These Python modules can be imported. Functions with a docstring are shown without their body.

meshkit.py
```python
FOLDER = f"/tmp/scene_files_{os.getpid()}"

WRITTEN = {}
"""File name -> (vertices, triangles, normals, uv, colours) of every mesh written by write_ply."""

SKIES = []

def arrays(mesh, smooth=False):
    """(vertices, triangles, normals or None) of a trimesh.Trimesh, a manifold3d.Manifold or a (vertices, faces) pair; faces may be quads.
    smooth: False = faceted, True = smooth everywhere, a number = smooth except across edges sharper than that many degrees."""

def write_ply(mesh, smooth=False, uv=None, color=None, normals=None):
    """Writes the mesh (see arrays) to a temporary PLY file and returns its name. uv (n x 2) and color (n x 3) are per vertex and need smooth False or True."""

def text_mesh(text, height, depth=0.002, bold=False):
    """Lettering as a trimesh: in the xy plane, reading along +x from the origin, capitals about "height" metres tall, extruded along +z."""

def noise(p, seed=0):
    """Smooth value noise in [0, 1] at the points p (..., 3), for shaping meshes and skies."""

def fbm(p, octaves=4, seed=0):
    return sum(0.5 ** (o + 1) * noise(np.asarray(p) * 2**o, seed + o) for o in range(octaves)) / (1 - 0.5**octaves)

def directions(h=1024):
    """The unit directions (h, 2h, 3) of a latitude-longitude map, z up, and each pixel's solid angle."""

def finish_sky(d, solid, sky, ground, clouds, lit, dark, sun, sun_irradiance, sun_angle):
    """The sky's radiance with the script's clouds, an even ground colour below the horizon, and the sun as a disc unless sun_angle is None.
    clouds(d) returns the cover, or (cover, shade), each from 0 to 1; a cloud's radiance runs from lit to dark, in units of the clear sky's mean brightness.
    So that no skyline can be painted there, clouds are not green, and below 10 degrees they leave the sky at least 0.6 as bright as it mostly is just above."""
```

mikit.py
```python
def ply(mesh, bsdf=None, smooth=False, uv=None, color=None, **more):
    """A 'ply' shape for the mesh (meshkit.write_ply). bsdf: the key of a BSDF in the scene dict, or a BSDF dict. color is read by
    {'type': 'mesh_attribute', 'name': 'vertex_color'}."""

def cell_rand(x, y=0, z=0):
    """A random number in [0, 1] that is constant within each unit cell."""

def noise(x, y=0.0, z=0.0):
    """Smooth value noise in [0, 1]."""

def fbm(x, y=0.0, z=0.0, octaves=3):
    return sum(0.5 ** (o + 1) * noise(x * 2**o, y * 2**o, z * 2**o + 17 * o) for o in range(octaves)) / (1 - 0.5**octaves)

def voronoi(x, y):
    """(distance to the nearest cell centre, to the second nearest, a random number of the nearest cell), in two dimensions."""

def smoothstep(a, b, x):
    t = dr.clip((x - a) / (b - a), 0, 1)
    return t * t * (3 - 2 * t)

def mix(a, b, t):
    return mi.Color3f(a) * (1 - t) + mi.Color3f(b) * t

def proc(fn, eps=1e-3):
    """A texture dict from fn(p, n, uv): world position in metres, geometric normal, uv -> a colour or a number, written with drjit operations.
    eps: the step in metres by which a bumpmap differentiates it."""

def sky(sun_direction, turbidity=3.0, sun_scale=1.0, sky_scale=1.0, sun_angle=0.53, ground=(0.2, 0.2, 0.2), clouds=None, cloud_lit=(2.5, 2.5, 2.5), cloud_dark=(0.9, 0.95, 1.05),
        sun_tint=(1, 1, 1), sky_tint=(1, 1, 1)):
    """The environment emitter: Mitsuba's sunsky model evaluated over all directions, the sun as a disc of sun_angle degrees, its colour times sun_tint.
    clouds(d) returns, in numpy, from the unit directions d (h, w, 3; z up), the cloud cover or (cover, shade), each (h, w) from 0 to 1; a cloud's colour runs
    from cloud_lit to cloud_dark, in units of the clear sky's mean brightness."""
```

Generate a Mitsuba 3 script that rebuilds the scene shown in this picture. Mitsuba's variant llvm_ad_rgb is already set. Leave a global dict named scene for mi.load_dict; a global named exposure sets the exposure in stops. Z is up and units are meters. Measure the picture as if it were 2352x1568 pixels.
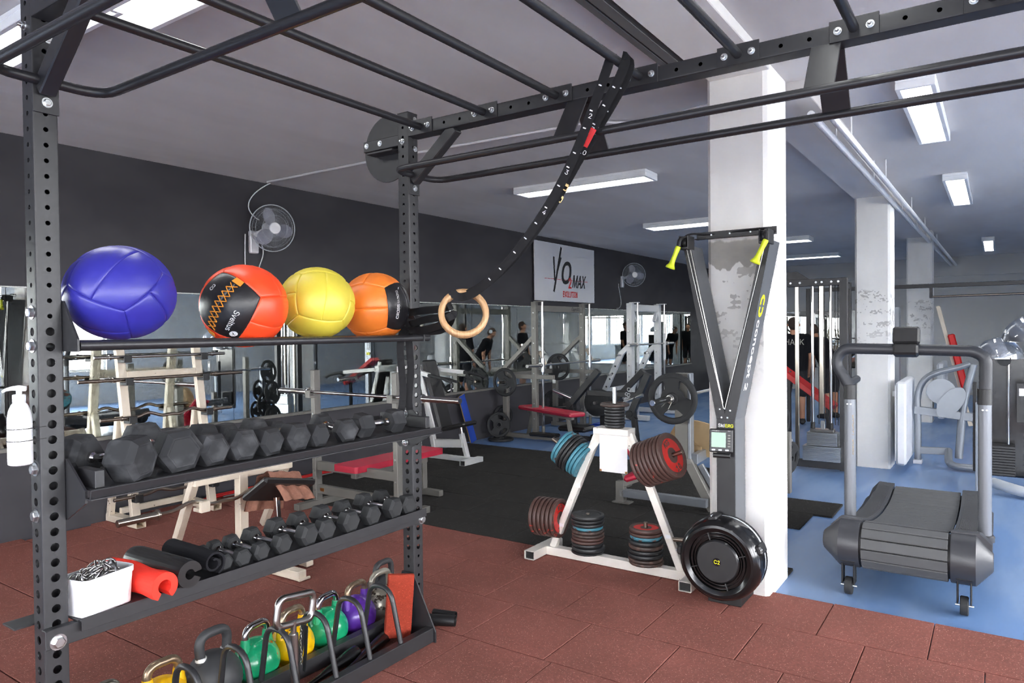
import math, random
import numpy as np
import trimesh, mitsuba as mi, drjit as dr
import manifold3d as m3
from shapely.geometry import Polygon, Point, LineString, box as sbox
from shapely import affinity
import shapely
import mikit, meshkit
random.seed(7)
rng = np.random.default_rng(7)
T4 = mi.ScalarTransform4f

# ---------------------------------------------------------------- camera, sky, exposure
exposure = 0.2
CAM = np.array([[0.565574138, -0.824621682, -0.0111792989],
                [-0.0201558797, -0.000269962397, -0.999796813],
                [0.824451112, 0.565684549, -0.0167736592]])
cw = np.eye(4)
cw[:3, 0], cw[:3, 1], cw[:3, 2], cw[:3, 3] = -CAM[0], -CAM[1], CAM[2], [0, 0, 1.60]
scene, labels = {}, {}
scene['camera'] = {'type': 'perspective', 'fov': 2 * math.degrees(math.atan(1176 / 1628)), 'fov_axis': 'x',
                   'to_world': T4(cw.tolist()), 'near_clip': 0.05, 'far_clip': 200.0}
scene['sky'] = mikit.sky((-0.5, -0.6, 0.62), turbidity=4.0, sun_scale=0.0, sky_scale=85, ground=(0.35, 0.34, 0.32),
                         clouds=lambda d: (np.clip(0.75 + 0.5 * meshkit.fbm(d * 3.0, 3), 0, 1), 0.5 * meshkit.fbm(d * 2.0, 3, 5)),
                         cloud_lit=(2.6, 2.6, 2.65), cloud_dark=(1.6, 1.65, 1.75))

# ---------------------------------------------------------------- materials
def lin(h):
    h = h.lstrip('#')
    v = np.array([int(h[i:i + 2], 16) / 255 for i in (0, 2, 4)])
    return [float(x) for x in np.where(v <= 0.04045, v / 12.92, ((v + 0.055) / 1.055) ** 2.4)]

def rgb(h): return {'type': 'rgb', 'value': lin(h) if isinstance(h, str) else list(h)}

def mat(name, col, rough=0.5, metal=0.0, spec=0.5, clear=0.0, sheen=0.0):
    d = {'type': 'principled', 'base_color': rgb(col) if not callable(col) else mikit.proc(col), 'roughness': rough, 'metallic': metal, 'specular': spec}
    if clear: d['clearcoat'] = clear; d['clearcoat_gloss'] = 0.9
    if sheen: d['sheen'] = sheen
    scene['m_' + name] = {'type': 'twosided', 'bsdf': d}

C3 = lambda h: mi.Color3f(*lin(h))
n_, fb, sst, mx = mikit.noise, mikit.fbm, mikit.smoothstep, mikit.mix

def speckle(a, b, c):
    A, B, Cc = lin(a), lin(b), lin(c)
    def fn(p, n, uv):
        g = mikit.cell_rand(p.x * 420, p.y * 420, p.z * 420)
        k = fb(p.x * 3.1, p.y * 3.1, p.z * 3.1)
        f = n_(p.x * 160, p.y * 160, p.z * 160)
        t = dr.clip(0.25 + 0.5 * (k - 0.5) + 0.55 * (f - .35), 0, 1)
        return dr.select(g > 0.985, mi.Color3f(Cc), mx(A, B, t))
    return fn

def worn(a, b, scale=60.0, th=0.62, soft=.05, big=6.0):
    A, B = lin(a), lin(b)
    def fn(p, n, uv):
        v = fb(p.x * scale, p.y * scale, p.z * scale) * .75 + .5 * n_(p.x * big + 3, p.y * big, p.z * big) - .12
        return mx(A, B, sst(th - soft, th + soft, v))
    return fn

def blotch(a, b, sx=1.0, sy=1.0, sz=1.0, lo=.35, hi=.7):
    A, B = lin(a), lin(b)
    def fn(p, n, uv):
        return mx(A, B, sst(lo, hi, fb(p.x * sx, p.y * sy, p.z * sz, 4)))
    return fn

mat('rubber_red', speckle('#7b4a42', '#54372f', '#c9a79a'), 0.95, spec=.2)
mat('rubber_black', speckle('#2c2b29', '#1d1d1c', '#6a6a66'), 0.95, spec=.2)
mat('blue_floor', blotch('#6483ae', '#7791b5', 1.1, 5.0, 1), 0.33, spec=.4)
mat('ceiling', blotch('#bcb9b8', '#c6c4c4', .8, 2.6, 1), 0.9, spec=.1)
mat('white_wall', blotch('#d4d3cf', '#dddcd8', 1, 1, 1), 0.85, spec=.2)
mat('dark_wall', blotch('#38373b', '#403f42', 1.3, 1.3, 2.2), 0.7, spec=.3)
def pillar_fn(p, n, uv):
    w = mx(lin('#e9e8e4'), lin('#dddcd7'), fb(p.x * 9, p.y * 9, p.z * 2.2))
    peel = fb(p.x * 16, p.y * 16, p.z * 16, 4) + .35 * n_(p.x * 60, p.y * 60, p.z * 60) - .17
    zone = sst(1.2, 1.75, p.z) * sst(2.02, 1.98, p.z + .05 * (fb(p.x * 11, p.y * 11, p.z * 3) - .5) + .08 * (fb(p.y * 14, p.x * 14, 1.) - .5))
    w = mx(w, lin('#a9a7a2'), sst(.60, .64, peel) * zone * .85)
    bare = sst(1.965, 1.975, p.z + .16 * (fb(p.y * 17, p.x * 17, 2.) - .5)) * sst(2.135, 2.115, p.z + .03 * (fb(p.y * 25, p.x * 25, 7.) - .5))
    con = mx(lin('#8f8d87'), lin('#a5a29b'), fb(p.x * 22, p.y * 22, p.z * 22, 4))
    near = dr.select((p.x < 6) & (n.x < -.2), 1., 0.)
    return mx(w, con, bare * near)
mat('pillar', pillar_fn, 0.85, spec=.2)
mat('rig', '#232325', 0.42, spec=.5)
mat('rig_bar', '#232325', 0.36, spec=.5)
mat('black', '#0b0b0c', 0.6)
mat('black_gloss', '#0c0c0d', 0.16, clear=.4)
mat('dark_plastic', '#161617', 0.45)
mat('rubber', '#242526', 0.72, spec=.35)
mat('rubber_dusty', blotch('#252628', '#3c3d3f', 14, 14, 14, .45, .75), 0.75, spec=.3)
mat('steel', '#b8b6b2', 0.28, metal=1.0)
mat('chrome', '#d8d6d4', 0.09, metal=1.0)
mat('zinc', '#cfd3d4', 0.33, metal=1.0)
mat('old_chrome', '#b3aca0', 0.26, metal=1.0)
mat('old_steel', '#8b8076', 0.35, metal=1.0)
mat('grey_frame', '#6d6b66', 0.5, metal=.35)
mat('cool_frame', '#8a8f95', 0.38, metal=.5)
mat('tread_tube', '#6e7176', 0.36, metal=.45)
mat('cream', worn('#e2d6c2', '#7c6a58', 55, .80, .03), 0.55)
mat('white_paint', worn('#e9e4da', '#4a3f38', 70, .79, .02), 0.5)
mat('white_clean', '#e6e6e3', 0.45)
mat('white_plastic', '#f0f1f2', 0.4)
mat('light_grey', '#c3c8cc', 0.45)
mat('red_vinyl', '#b3283c', 0.4)
mat('red_bright', '#c4201f', 0.4)
mat('red_foam', '#e8392c', 0.85, spec=.2)
mat('black_vinyl', '#1c1b1b', 0.35, spec=.5)
mat('black_fabric', '#1a1a1d', 0.9, spec=.15)
mat('strap', '#141416', 0.75, spec=.25)
mat('lime', '#d3e02a', 0.4)
mat('yellow_ink', '#e6e01e', 0.5)
mat('white_ink', '#e8e8e8', 0.6)
mat('grey_ink', '#bdbdbd', 0.6)
mat('red_ink', '#c92a2c', 0.6)
mat('black_ink', '#1c1c1e', 0.6)
mat('blue_ink', '#1a3f9c', 0.6)
mat('blue_paint', '#1d3f9a', 0.5)
mat('ply_edge', '#c7a577', 0.7)
mat('paper', '#f1f1f2', 0.9)
mat('brass', '#d6b377', 0.25, metal=1.0)
mat('screen', '#8aa793', 0.35)
mat('mirror_back', '#9fa5a3', 0.5)
scene['m_mirror'] = {'type': 'conductor', 'material': 'none', 'specular_reflectance': rgb((.80, .84, .81))}
scene['m_glass'] = {'type': 'thindielectric'}
scene['m_dome'] = {'type': 'twosided', 'bsdf': {'type': 'principled', 'base_color': rgb('#c9cdd2'), 'roughness': .06, 'metallic': .85, 'specular': .8}}

# ---------------------------------------------------------------- mesh helpers
def unit(v):
    v = np.asarray(v, float); return v / np.linalg.norm(v)

def frame(z, x=(0, 0, 1)):
    """columns x', y', z' with z' along z and x' as near x as can be"""
    z = unit(z); x = np.asarray(x, float); x = x - z * (x @ z)
    if np.linalg.norm(x) < 1e-6:
        x = np.array([1., 0, 0]) - z * z[0]
        if np.linalg.norm(x) < 1e-6: x = np.array([0, 1., 0])
    x = unit(x); return np.stack([x, np.cross(z, x), z], 1)

def tm(v, f): return trimesh.Trimesh(np.asarray(v, float), np.asarray(f, int), process=False)

def J(*ms):
    ms = [m for x in ms for m in (x if isinstance(x, (list, tuple)) else [x])]
    return trimesh.util.concatenate(ms)

def man(mf):
    k = mf.to_mesh(); return tm(k.vert_properties[:, :3], k.tri_verts)

def mnf(mesh): return m3.Manifold(m3.Mesh(np.asarray(mesh.vertices, np.float32), np.asarray(mesh.faces, np.uint32)))

def xf(m, R=None, t=(0, 0, 0)):
    m = m.copy()
    v = np.asarray(m.vertices) @ (np.eye(3) if R is None else np.asarray(R)).T + np.asarray(t, float)
    if R is not None and np.linalg.det(R) < 0: m.faces = m.faces[:, ::-1]
    m.vertices = v; return m

def rz(a):
    c, s = math.cos(math.radians(a)), math.sin(math.radians(a)); return np.array([[c, -s, 0], [s, c, 0], [0, 0, 1.]])
def rx(a):
    c, s = math.cos(math.radians(a)), math.sin(math.radians(a)); return np.array([[1., 0, 0], [0, c, -s], [0, s, c]])
def ry(a):
    c, s = math.cos(math.radians(a)), math.sin(math.radians(a)); return np.array([[c, 0, s], [0, 1., 0], [-s, 0, c]])

_CB = {}
def cbox(sx, sy, sz, ch=.003):
    """chamfered box about the origin"""
    ch = min(ch, .45 * min(sx, sy, sz))
    if ch < 2e-4:
        return trimesh.creation.box((sx, sy, sz))
    pts = []
    for a in (-1, 1):
        for b in (-1, 1):
            for c in (-1, 1):
                x, y, z = a * sx / 2, b * sy / 2, c * sz / 2
                pts += [(x - a * ch, y - b * ch, z), (x - a * ch, y, z - c * ch), (x, y - b * ch, z - c * ch)]
    if 'f' not in _CB:
        P = []
        for a in (-1, 1):
            for b in (-1, 1):
                for c in (-1, 1):
                    P += [(a * .8, b * .8, c), (a * .8, b, c * .8), (a, b * .8, c * .8)]
        h = trimesh.Trimesh(*[np.array(q) for q in _hull(P)], process=False)
        _CB['f'] = h.faces
    return tm(pts, _CB['f'])

def _hull(P):
    from scipy.spatial import ConvexHull
    P = np.asarray(P, float); h = ConvexHull(P); f = h.simplices.copy(); c = P.mean(0)
    n = np.cross(P[f[:, 1]] - P[f[:, 0]], P[f[:, 2]] - P[f[:, 0]])
    flip = (n * (P[f[:, 0]] - c)).sum(1) < 0
    f[flip] = f[flip][:, ::-1]; return P, f

def box(x0, x1, y0, y1, z0, z1, ch=.003):
    return xf(cbox(abs(x1 - x0), abs(y1 - y0), abs(z1 - z0), ch), None, ((x0 + x1) / 2, (y0 + y1) / 2, (z0 + z1) / 2))

def beam(p, q, w, h, up=(0, 0, 1), ch=.004, open_end=None):
    """bar from p to q: w across, h along up. open_end: wall thickness of a hollow section"""
    p, q = np.asarray(p, float), np.asarray(q, float); L = np.linalg.norm(q - p); F = frame(q - p, up)
    if open_end:
        po = sbox(-h / 2, -w / 2, h / 2, w / 2).buffer(-ch).buffer(ch, quad_segs=1)
        po = po.difference(sbox(-h / 2 + open_end, -w / 2 + open_end, h / 2 - open_end, w / 2 - open_end))
        return xf(trimesh.creation.extrude_polygon(po, L, engine='earcut'), F, p)
    return xf(cbox(h, w, L, ch), F, (p + q) / 2)

def lathe(prof, n=24, o=(0, 0, 0), axis=(0, 0, 1), up=(1, 0, 0), arc=None):
    prof = np.asarray(prof, float); a = np.linspace(0, 2 * np.pi, n, endpoint=False); k = len(prof)
    v = np.stack([prof[:, None, 0] * np.cos(a), prof[:, None, 0] * np.sin(a), np.broadcast_to(prof[:, None, 1], (k, n))], -1).reshape(-1, 3)
    f = []
    for i in range(k - 1):
        for j in range(n):
            A, B, C_, D = i * n + j, i * n + (j + 1) % n, (i + 1) * n + (j + 1) % n, (i + 1) * n + j
            if prof[i, 0] > 1e-9: f.append((A, B, C_))
            if prof[i + 1, 0] > 1e-9: f.append((A, C_, D))
    m = tm(v, f); m.merge_vertices()
    return xf(m, frame(axis, up), o)

def cyl(p, q, r, n=18, ch=.0015, r2=None):
    p, q = np.asarray(p, float), np.asarray(q, float); L = np.linalg.norm(q - p); r2 = r if r2 is None else r2
    ch = min(ch, r * .4, r2 * .4, L * .4)
    return lathe([(0, 0), (r - ch, 0), (r, ch), (r2, L - ch), (r2 - ch, L), (0, L)], n, p, q - p)

def pipe(p, q, r, t=.003, n=20):
    p, q = np.asarray(p, float), np.asarray(q, float); L = np.linalg.norm(q - p)
    return lathe([(r - t, 0), (r, 0), (r, L), (r - t, L), (r - t, 0)], n, p, q - p)

def fillet(pts, r, n=5):
    """rounds the corners of a polyline"""
    pts = [np.asarray(p, float) for p in pts]; out = [pts[0]]
    for a, b, c in zip(pts, pts[1:], pts[2:]):
        u, v = a - b, c - b; lu, lv = np.linalg.norm(u), np.linalg.norm(v); d = min(r, lu * .49, lv * .49)
        s, e = b + u / lu * d, b + v / lv * d
        for t in np.linspace(0, 1, n + 1): out.append((1 - t) ** 2 * s + 2 * t * (1 - t) * b + t * t * e)
    out.append(pts[-1]); return np.array(out)

def spline(pts, n=8):
    from scipy.interpolate import CubicSpline
    pts = np.asarray(pts, float); d = np.r_[0, np.cumsum(np.linalg.norm(np.diff(pts, axis=0), axis=1) ** .5)]
    return CubicSpline(d, pts)(np.linspace(0, d[-1], n * (len(pts) - 1) + 1))

def sweep(pts, sec, closed=False, up=None, scale=None):
    """sweeps a 2-D section (k x 2) along pts with parallel transport"""
    pts = np.asarray(pts, float); sec = np.asarray(sec, float); k, m = len(sec), len(pts)
    tang = np.gradient(pts, axis=0) if not closed else np.roll(pts, -1, 0) - np.roll(pts, 1, 0)
    tang /= np.maximum(np.linalg.norm(tang, axis=1, keepdims=True), 1e-12)
    F = frame(tang[0], (0, 0, 1) if up is None else up); x = F[:, 0]; V = []
    for i in range(m):
        t = tang[i]
        if up is not None and np.linalg.norm(np.cross(t, up)) > .05: x = np.asarray(up, float)
        x = unit(x - t * (x @ t)); y = np.cross(t, x); s = 1 if scale is None else scale[i]
        V.append(pts[i] + s * sec[:, :1] * x + s * sec[:, 1:] * y)
    v = np.concatenate(V); f = []
    for i in range(m if closed else m - 1):
        i2 = (i + 1) % m
        for j in range(k):
            a, b, c, d = i * k + j, i * k + (j + 1) % k, i2 * k + (j + 1) % k, i2 * k + j
            f += [(a, b, c), (a, c, d)]
    if not closed:
        v = np.vstack([v, pts[:1], pts[-1:]]); e0, e1 = len(v) - 2, len(v) - 1
        for j in range(k):
            f += [(e0, (j + 1) % k, j), (e1, (m - 1) * k + j, (m - 1) * k + (j + 1) % k)]
    return tm(v, f)

def circ(r, n=12, r2=None):
    a = np.linspace(0, 2 * np.pi, n, endpoint=False); return np.stack([r * np.cos(a), (r2 or r) * np.sin(a)], 1)

def tube(pts, r, n=12, fil=None, closed=False, scale=None):
    if fil: pts = fillet(pts, fil)
    return sweep(pts, circ(r, n), closed, scale=scale)

def rect(w, h): return np.array([(-h / 2, -w / 2), (h / 2, -w / 2), (h / 2, w / 2), (-h / 2, w / 2)])

def ribbon(pts, w, t=.002, up=None): return sweep(pts, rect(w, t), up=up)

def ext(poly, depth, o=(0, 0, 0), ux=(1, 0, 0), uy=(0, 1, 0)):
    """extrudes a polygon given in (ux, uy) from o along ux x uy"""
    p = poly if hasattr(poly, 'exterior') or hasattr(poly, 'geoms') else Polygon(poly)
    ms = [trimesh.creation.extrude_polygon(g, depth, engine='earcut') for g in getattr(p, 'geoms', [p])]
    ux, uy = unit(ux), unit(uy); return xf(J(ms), np.stack([ux, uy, np.cross(ux, uy)], 1), o)

def text(s, h, o, ux, uy, depth=.0012, width=None, bold=False, center=False):
    m = meshkit.text_mesh(s, h, depth, bold); v = np.asarray(m.vertices)
    if width: v[:, 0] *= width / v[:, 0].max()
    if center: v[:, 0] -= (v[:, 0].min() + v[:, 0].max()) / 2
    m.vertices = v; ux, uy = unit(ux), unit(uy); return xf(m, np.stack([ux, uy, np.cross(ux, uy)], 1), o)

def hexbolt(o, d, s=.013, h=.009, washer=True):
    d = unit(d); ms = [lathe([(0, 0), (s, 0), (s, h * .8), (s * .8, h), (0, h)], 6, o, d)]
    if washer: ms.append(lathe([(0, 0), (s * 1.35, 0), (s * 1.35, .002), (0, .002)], 16, o, d))
    return J(ms)

def nut(o, d, s=.013):
    d = unit(d); return J(lathe([(0, 0), (s * 1.35, 0), (s * 1.35, .002), (s, .002), (s, .011), (s * .55, .012), (s * .5, .02), (s * .4, .022), (0, .022)], 12, o, d))

def hullman(spheres, seg=16):
    """hull of spheres [(centre, r)...] as a Manifold"""
    return m3.Manifold.batch_hull([m3.Manifold.sphere(r, seg).translate([float(x) for x in c]) for c, r in spheres])

# ---------------------------------------------------------------- scene helpers
def numbered(k):
    if k not in labels and k not in scene and not any(x.startswith(k + '__') for x in scene): return k
    i = 1
    while True:
        q = f'{k}_{i:03d}'
        if q not in labels and q not in scene and not any(x.startswith(q + '__') for x in scene): return q
        i += 1

def thing(name, label, cat, group=None):
    k = numbered(name); labels[k] = {'label': label, 'category': cat}
    if group: labels[k]['group'] = group
    return k

def part(t, name, mesh, m, smooth=30, label=None, stuff=False, tw=None, color=None):
    k = numbered(t + '__' + name)
    d = mesh if isinstance(mesh, dict) else mikit.ply(mesh, 'm_' + m if isinstance(m, str) else m, smooth)
    if tw is not None: d = {**d, 'to_world': T4(np.asarray(tw).tolist())}
    scene[k] = d
    if label or stuff:
        labels[k] = {}
        if label: labels[k]['label'] = label
        if stuff: labels[k]['kind'] = 'stuff'
    return k

def solo(name, label, cat, mesh, m, smooth=30, group=None, stuff=False):
    k = thing(name, label, cat, group); scene[k] = mikit.ply(mesh, 'm_' + m, smooth)
    if stuff: labels[k]['kind'] = 'stuff'
    return k

def struct(name, mesh, m, smooth=False, label=None):
    scene[name] = mikit.ply(mesh, 'm_' + m, smooth) if not isinstance(mesh, dict) else mesh
    labels[name] = {'kind': 'structure', **({'label': label} if label else {})}
    return name

def M4(R=None, t=(0, 0, 0)):
    m = np.eye(4); m[:3, :3] = np.eye(3) if R is None else R; m[:3, 3] = t; return m
LAMP = 10
# ---------------------------------------------------------------- the room
CEIL, WALL, FARX, WINX, WINY = 3.16, 6.33, 19.3, -6.5, -4.6
struct('floor', box(WINX, FARX, WINY, WALL, -.12, -.018, 0), 'blue_floor', label='worn blue vinyl floor')
struct('ceiling', box(WINX, FARX, WINY, WALL, CEIL, CEIL + .15, 0), 'ceiling', label='grey painted concrete ceiling')
struct('wall_left', box(WINX, FARX + .2, WALL, WALL + .2, -.12, CEIL, 0), 'dark_wall', label='dark grey wall with a band of mirrors')
struct('wall_far', box(FARX, FARX + .2, WINY, WALL, -.12, CEIL, 0), 'white_wall', label='pale far wall of the gym')
def window_wall(name, origin, ux, L, wins, z0=.75, z1=2.85):
    """wall with real openings, frames, mullions and panes; ux is the run direction, the room lies to the left of it"""
    ux = np.asarray(ux, float); uz = np.array([0, 0, 1.])
    po = sbox(0, -.12, L, CEIL)
    for a, b in wins: po = po.difference(sbox(a, z0, b, z1))
    struct('wall_' + name, ext(po, .2, origin, ux, uz), 'white_wall')
    nn = np.cross(ux, uz)
    for i, (a, b) in enumerate(wins):
        w = numbered('window_' + str(len([k for k in labels if k.startswith('window_') and '__' not in k]) + 1)); labels[w] = {'kind': 'structure'}
        fr = sbox(a, z0, b, z1).difference(shapely.union_all([sbox(a + .05 + (b - a - .05) / 2 * j, z0 + .05, a + (b - a - .05) / 2 * (j + 1), z1 - .05) for j in range(2)]))
        part(w, 'frame', ext(fr, .06, np.asarray(origin) + nn * .07, ux, uz), 'white_clean', False)
        for j in range(2):
            a0, b0 = a + .05 + (b - a - .05) / 2 * j, a + (b - a - .05) / 2 * (j + 1)
            o = np.asarray(origin) + nn * .1
            q = tm([o + ux * x + uz * z for x, z in ((a0, z0 + .05), (b0, z0 + .05), (b0, z1 - .05), (a0, z1 - .05))], [(0, 1, 2), (0, 2, 3)])
            part(w, 'pane', q, 'glass', False)
window_wall('right', (WINX, WINY, 0), (1, 0, 0), FARX - WINX, [(.4 + 2.1 * i, 2.2 + 2.1 * i) for i in range(7)])
window_wall('back', (WINX, WALL, 0), (0, -1, 0), WALL - WINY, [(.6 + 2.1 * i, 2.4 + 2.1 * i) for i in range(5)])
# mirrors on the dark wall: panels with thin joints, ledge below
xm = [-1.6, .35, 2.3, 4.25, 6.2, 8.15, 9.32, 11.3, 13.25, 15.2, 17.0]
for i, (a, b) in enumerate(zip(xm, xm[1:])):
    k = thing('wall_mirror', 'tall mirror panel on the dark wall, number %d of the row from the left' % (i + 1), 'mirror', 'mirrors on the dark wall')
    labels[k]['label'] = 'frameless mirror panel in the long row on the dark wall'
    part(k, 'glass', box(a + .002, b - .002, WALL - .035, WALL - .03, .73, 1.97, 0), 'mirror', False)
    part(k, 'edge_strip', box(a, b, WALL - .0395, WALL - .012, 1.97, 1.98, 0), 'white_clean', False)
for j, (a, b) in enumerate(((-1.6, 3.7), (3.7, 7.9), (7.9, 12.0), (12.0, 17.0))):
    struct('trim_%d' % (j + 1), box(a + .003, b - .003, WALL - .07, WALL, .70, .728, .002), 'grey_frame')
for a, b in ((2.0, 3.55), (3.55, 5.1), (5.1, 6.3)):
    k = thing('wall_mirror', 'mirror panel on the pale far wall behind the cable machine', 'mirror', 'mirrors on the far wall')
    part(k, 'glass', box(FARX - .035, FARX - .03, a + .003, b - .003, .55, 1.98, 0), 'mirror', False)
struct('wall_plinth', box(FARX - .10, FARX, WINY + .2, WALL - .05, 2.72, CEIL - .002, 0), 'white_wall')
# floor tiles: 50 cm rubber tiles, staggered row by row
def tiles(name, x0, x1, yoff, ylo, yhi, m):
    base = [mikit.ply(cbox(.4965, .4965, .018, .003), 'm_' + m, False)] 
    for i in range(int(round((x1 - x0) / .5025))):
        cx = x0 + .5025 * (i + .5)
        for j in range(60):
            cy = yoff[i % len(yoff)] + .5 * (j - 14) + .25
            if cy + .2 < ylo(cx) or cy - .2 > yhi(cx): continue
            part('floor', name, base[0], m, tw=M4(rx(random.uniform(-.15, .15)) @ ry(random.uniform(-.15, .15)), (cx, cy, -.0095 + random.uniform(-.0012, .0008))))
red_lo = lambda x: -1.7
tiles('red_tile', -.63, 4.395, [.10, .02, .27, .06, .31, .17, .27, .32, .05, .28], red_lo, lambda x: WALL - .1, 'rubber_red')
tiles('black_tile', 4.400, 7.92, [.12, .40, .02, .30, .15, .44, .22], lambda x: 1.55 if x < 7 else 2.2, lambda x: WALL - .1, 'rubber_black')
# pillars with chamfered corners
def pillar(i, x0, x1, y0, y1, label):
    c = .022; po = Polygon([(x0 + c, y0), (x1 - c, y0), (x1, y0 + c), (x1, y1 - c), (x1 - c, y1), (x0 + c, y1), (x0, y1 - c), (x0, y0 + c)])
    struct('pillar_%d' % i, ext(po, CEIL + .02, (0, 0, -.02)), 'pillar', False, label)
pillar(1, 4.29, 4.77, 1.12, 1.478, 'white painted concrete pillar with peeling paint behind the ski machine')
pillar(2, 8.95, 9.40, 1.0, 1.36, 'white concrete pillar behind the treadmill')
pillar(3, 13.57, 14.0, .90, 1.27, 'third white pillar further back')
pillar(4, -.4, .06, 1.14, 1.5, None) if False else None
struct('trim_5', box(4.77, FARX, .98, 1.37, 3.055, CEIL + .02, .004), 'ceiling')
struct('trim_6', box(WINX, 4.29, 1.10, 1.46, 3.10, CEIL + .02, .004), 'white_wall')
# ceiling lamps
scene['m_lamp_white'] = {'type': 'twosided', 'bsdf': {'type': 'diffuse', 'reflectance': rgb((.8, .82, .84))}}
def lamp(cx, cy, lx, ly, label, group=None, z=CEIL):
    k = thing('ceiling_lamp', label, 'ceiling lamp', group)
    b = .028
    part(k, 'housing', J(box(cx - lx / 2, cx + lx / 2, cy - ly / 2, cy + ly / 2, z - .03, z - .001, .003),
        box(cx - lx / 2, cx - lx / 2 + b, cy - ly / 2, cy + ly / 2, z - .075, z - .03, .003), box(cx + lx / 2 - b, cx + lx / 2, cy - ly / 2, cy + ly / 2, z - .075, z - .03, .003),
        box(cx - lx / 2 + b, cx + lx / 2 - b, cy - ly / 2, cy - ly / 2 + b, z - .075, z - .03, .003), box(cx - lx / 2 + b, cx + lx / 2 - b, cy + ly / 2 - b, cy + ly / 2, z - .075, z - .03, .003)), 'lamp_white', False)
    d = mikit.ply(xf(tm([(-1, -1, 0), (1, -1, 0), (1, 1, 0), (-1, 1, 0)], [(0, 2, 1), (0, 3, 2)]), np.diag([lx / 2 - b, ly / 2 - b, 1]), (cx, cy, z - .068)), 'm_white_plastic', False)
    d['emitter'] = {'type': 'area', 'radiance': rgb((LAMP, LAMP * 1.02, LAMP * 1.0))}
    part(k, 'diffuser', d, None)
g = 'ceiling lamps in rows across the gym'
lamp(1.60, 3.95, .26, 1.2, 'long ceiling lamp at the left edge, partly behind the near black post')
lamp(1.78, 3.0, .26, .95, 'ceiling lamp whose end shows behind the black bars at the top left')
lamp(6.62, 3.62, .30, 1.56, 'long white ceiling lamp seen behind the black straps')
lamp(10.05, 3.62, .40, 1.5, 'ceiling lamp to the left of the near pillar')
lamp(13.1, 3.42, .40, 1.5, 'short lit ceiling lamp just right of the near pillar, upper one')
lamp(16.45, 3.55, .40, 1.56, 'low lit ceiling lamp right of the near pillar, nearer the far wall')
lamp(5.93, .43, 1.66, .22, 'nearest bright ceiling lamp on the right, crossed by the black bars')
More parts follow.
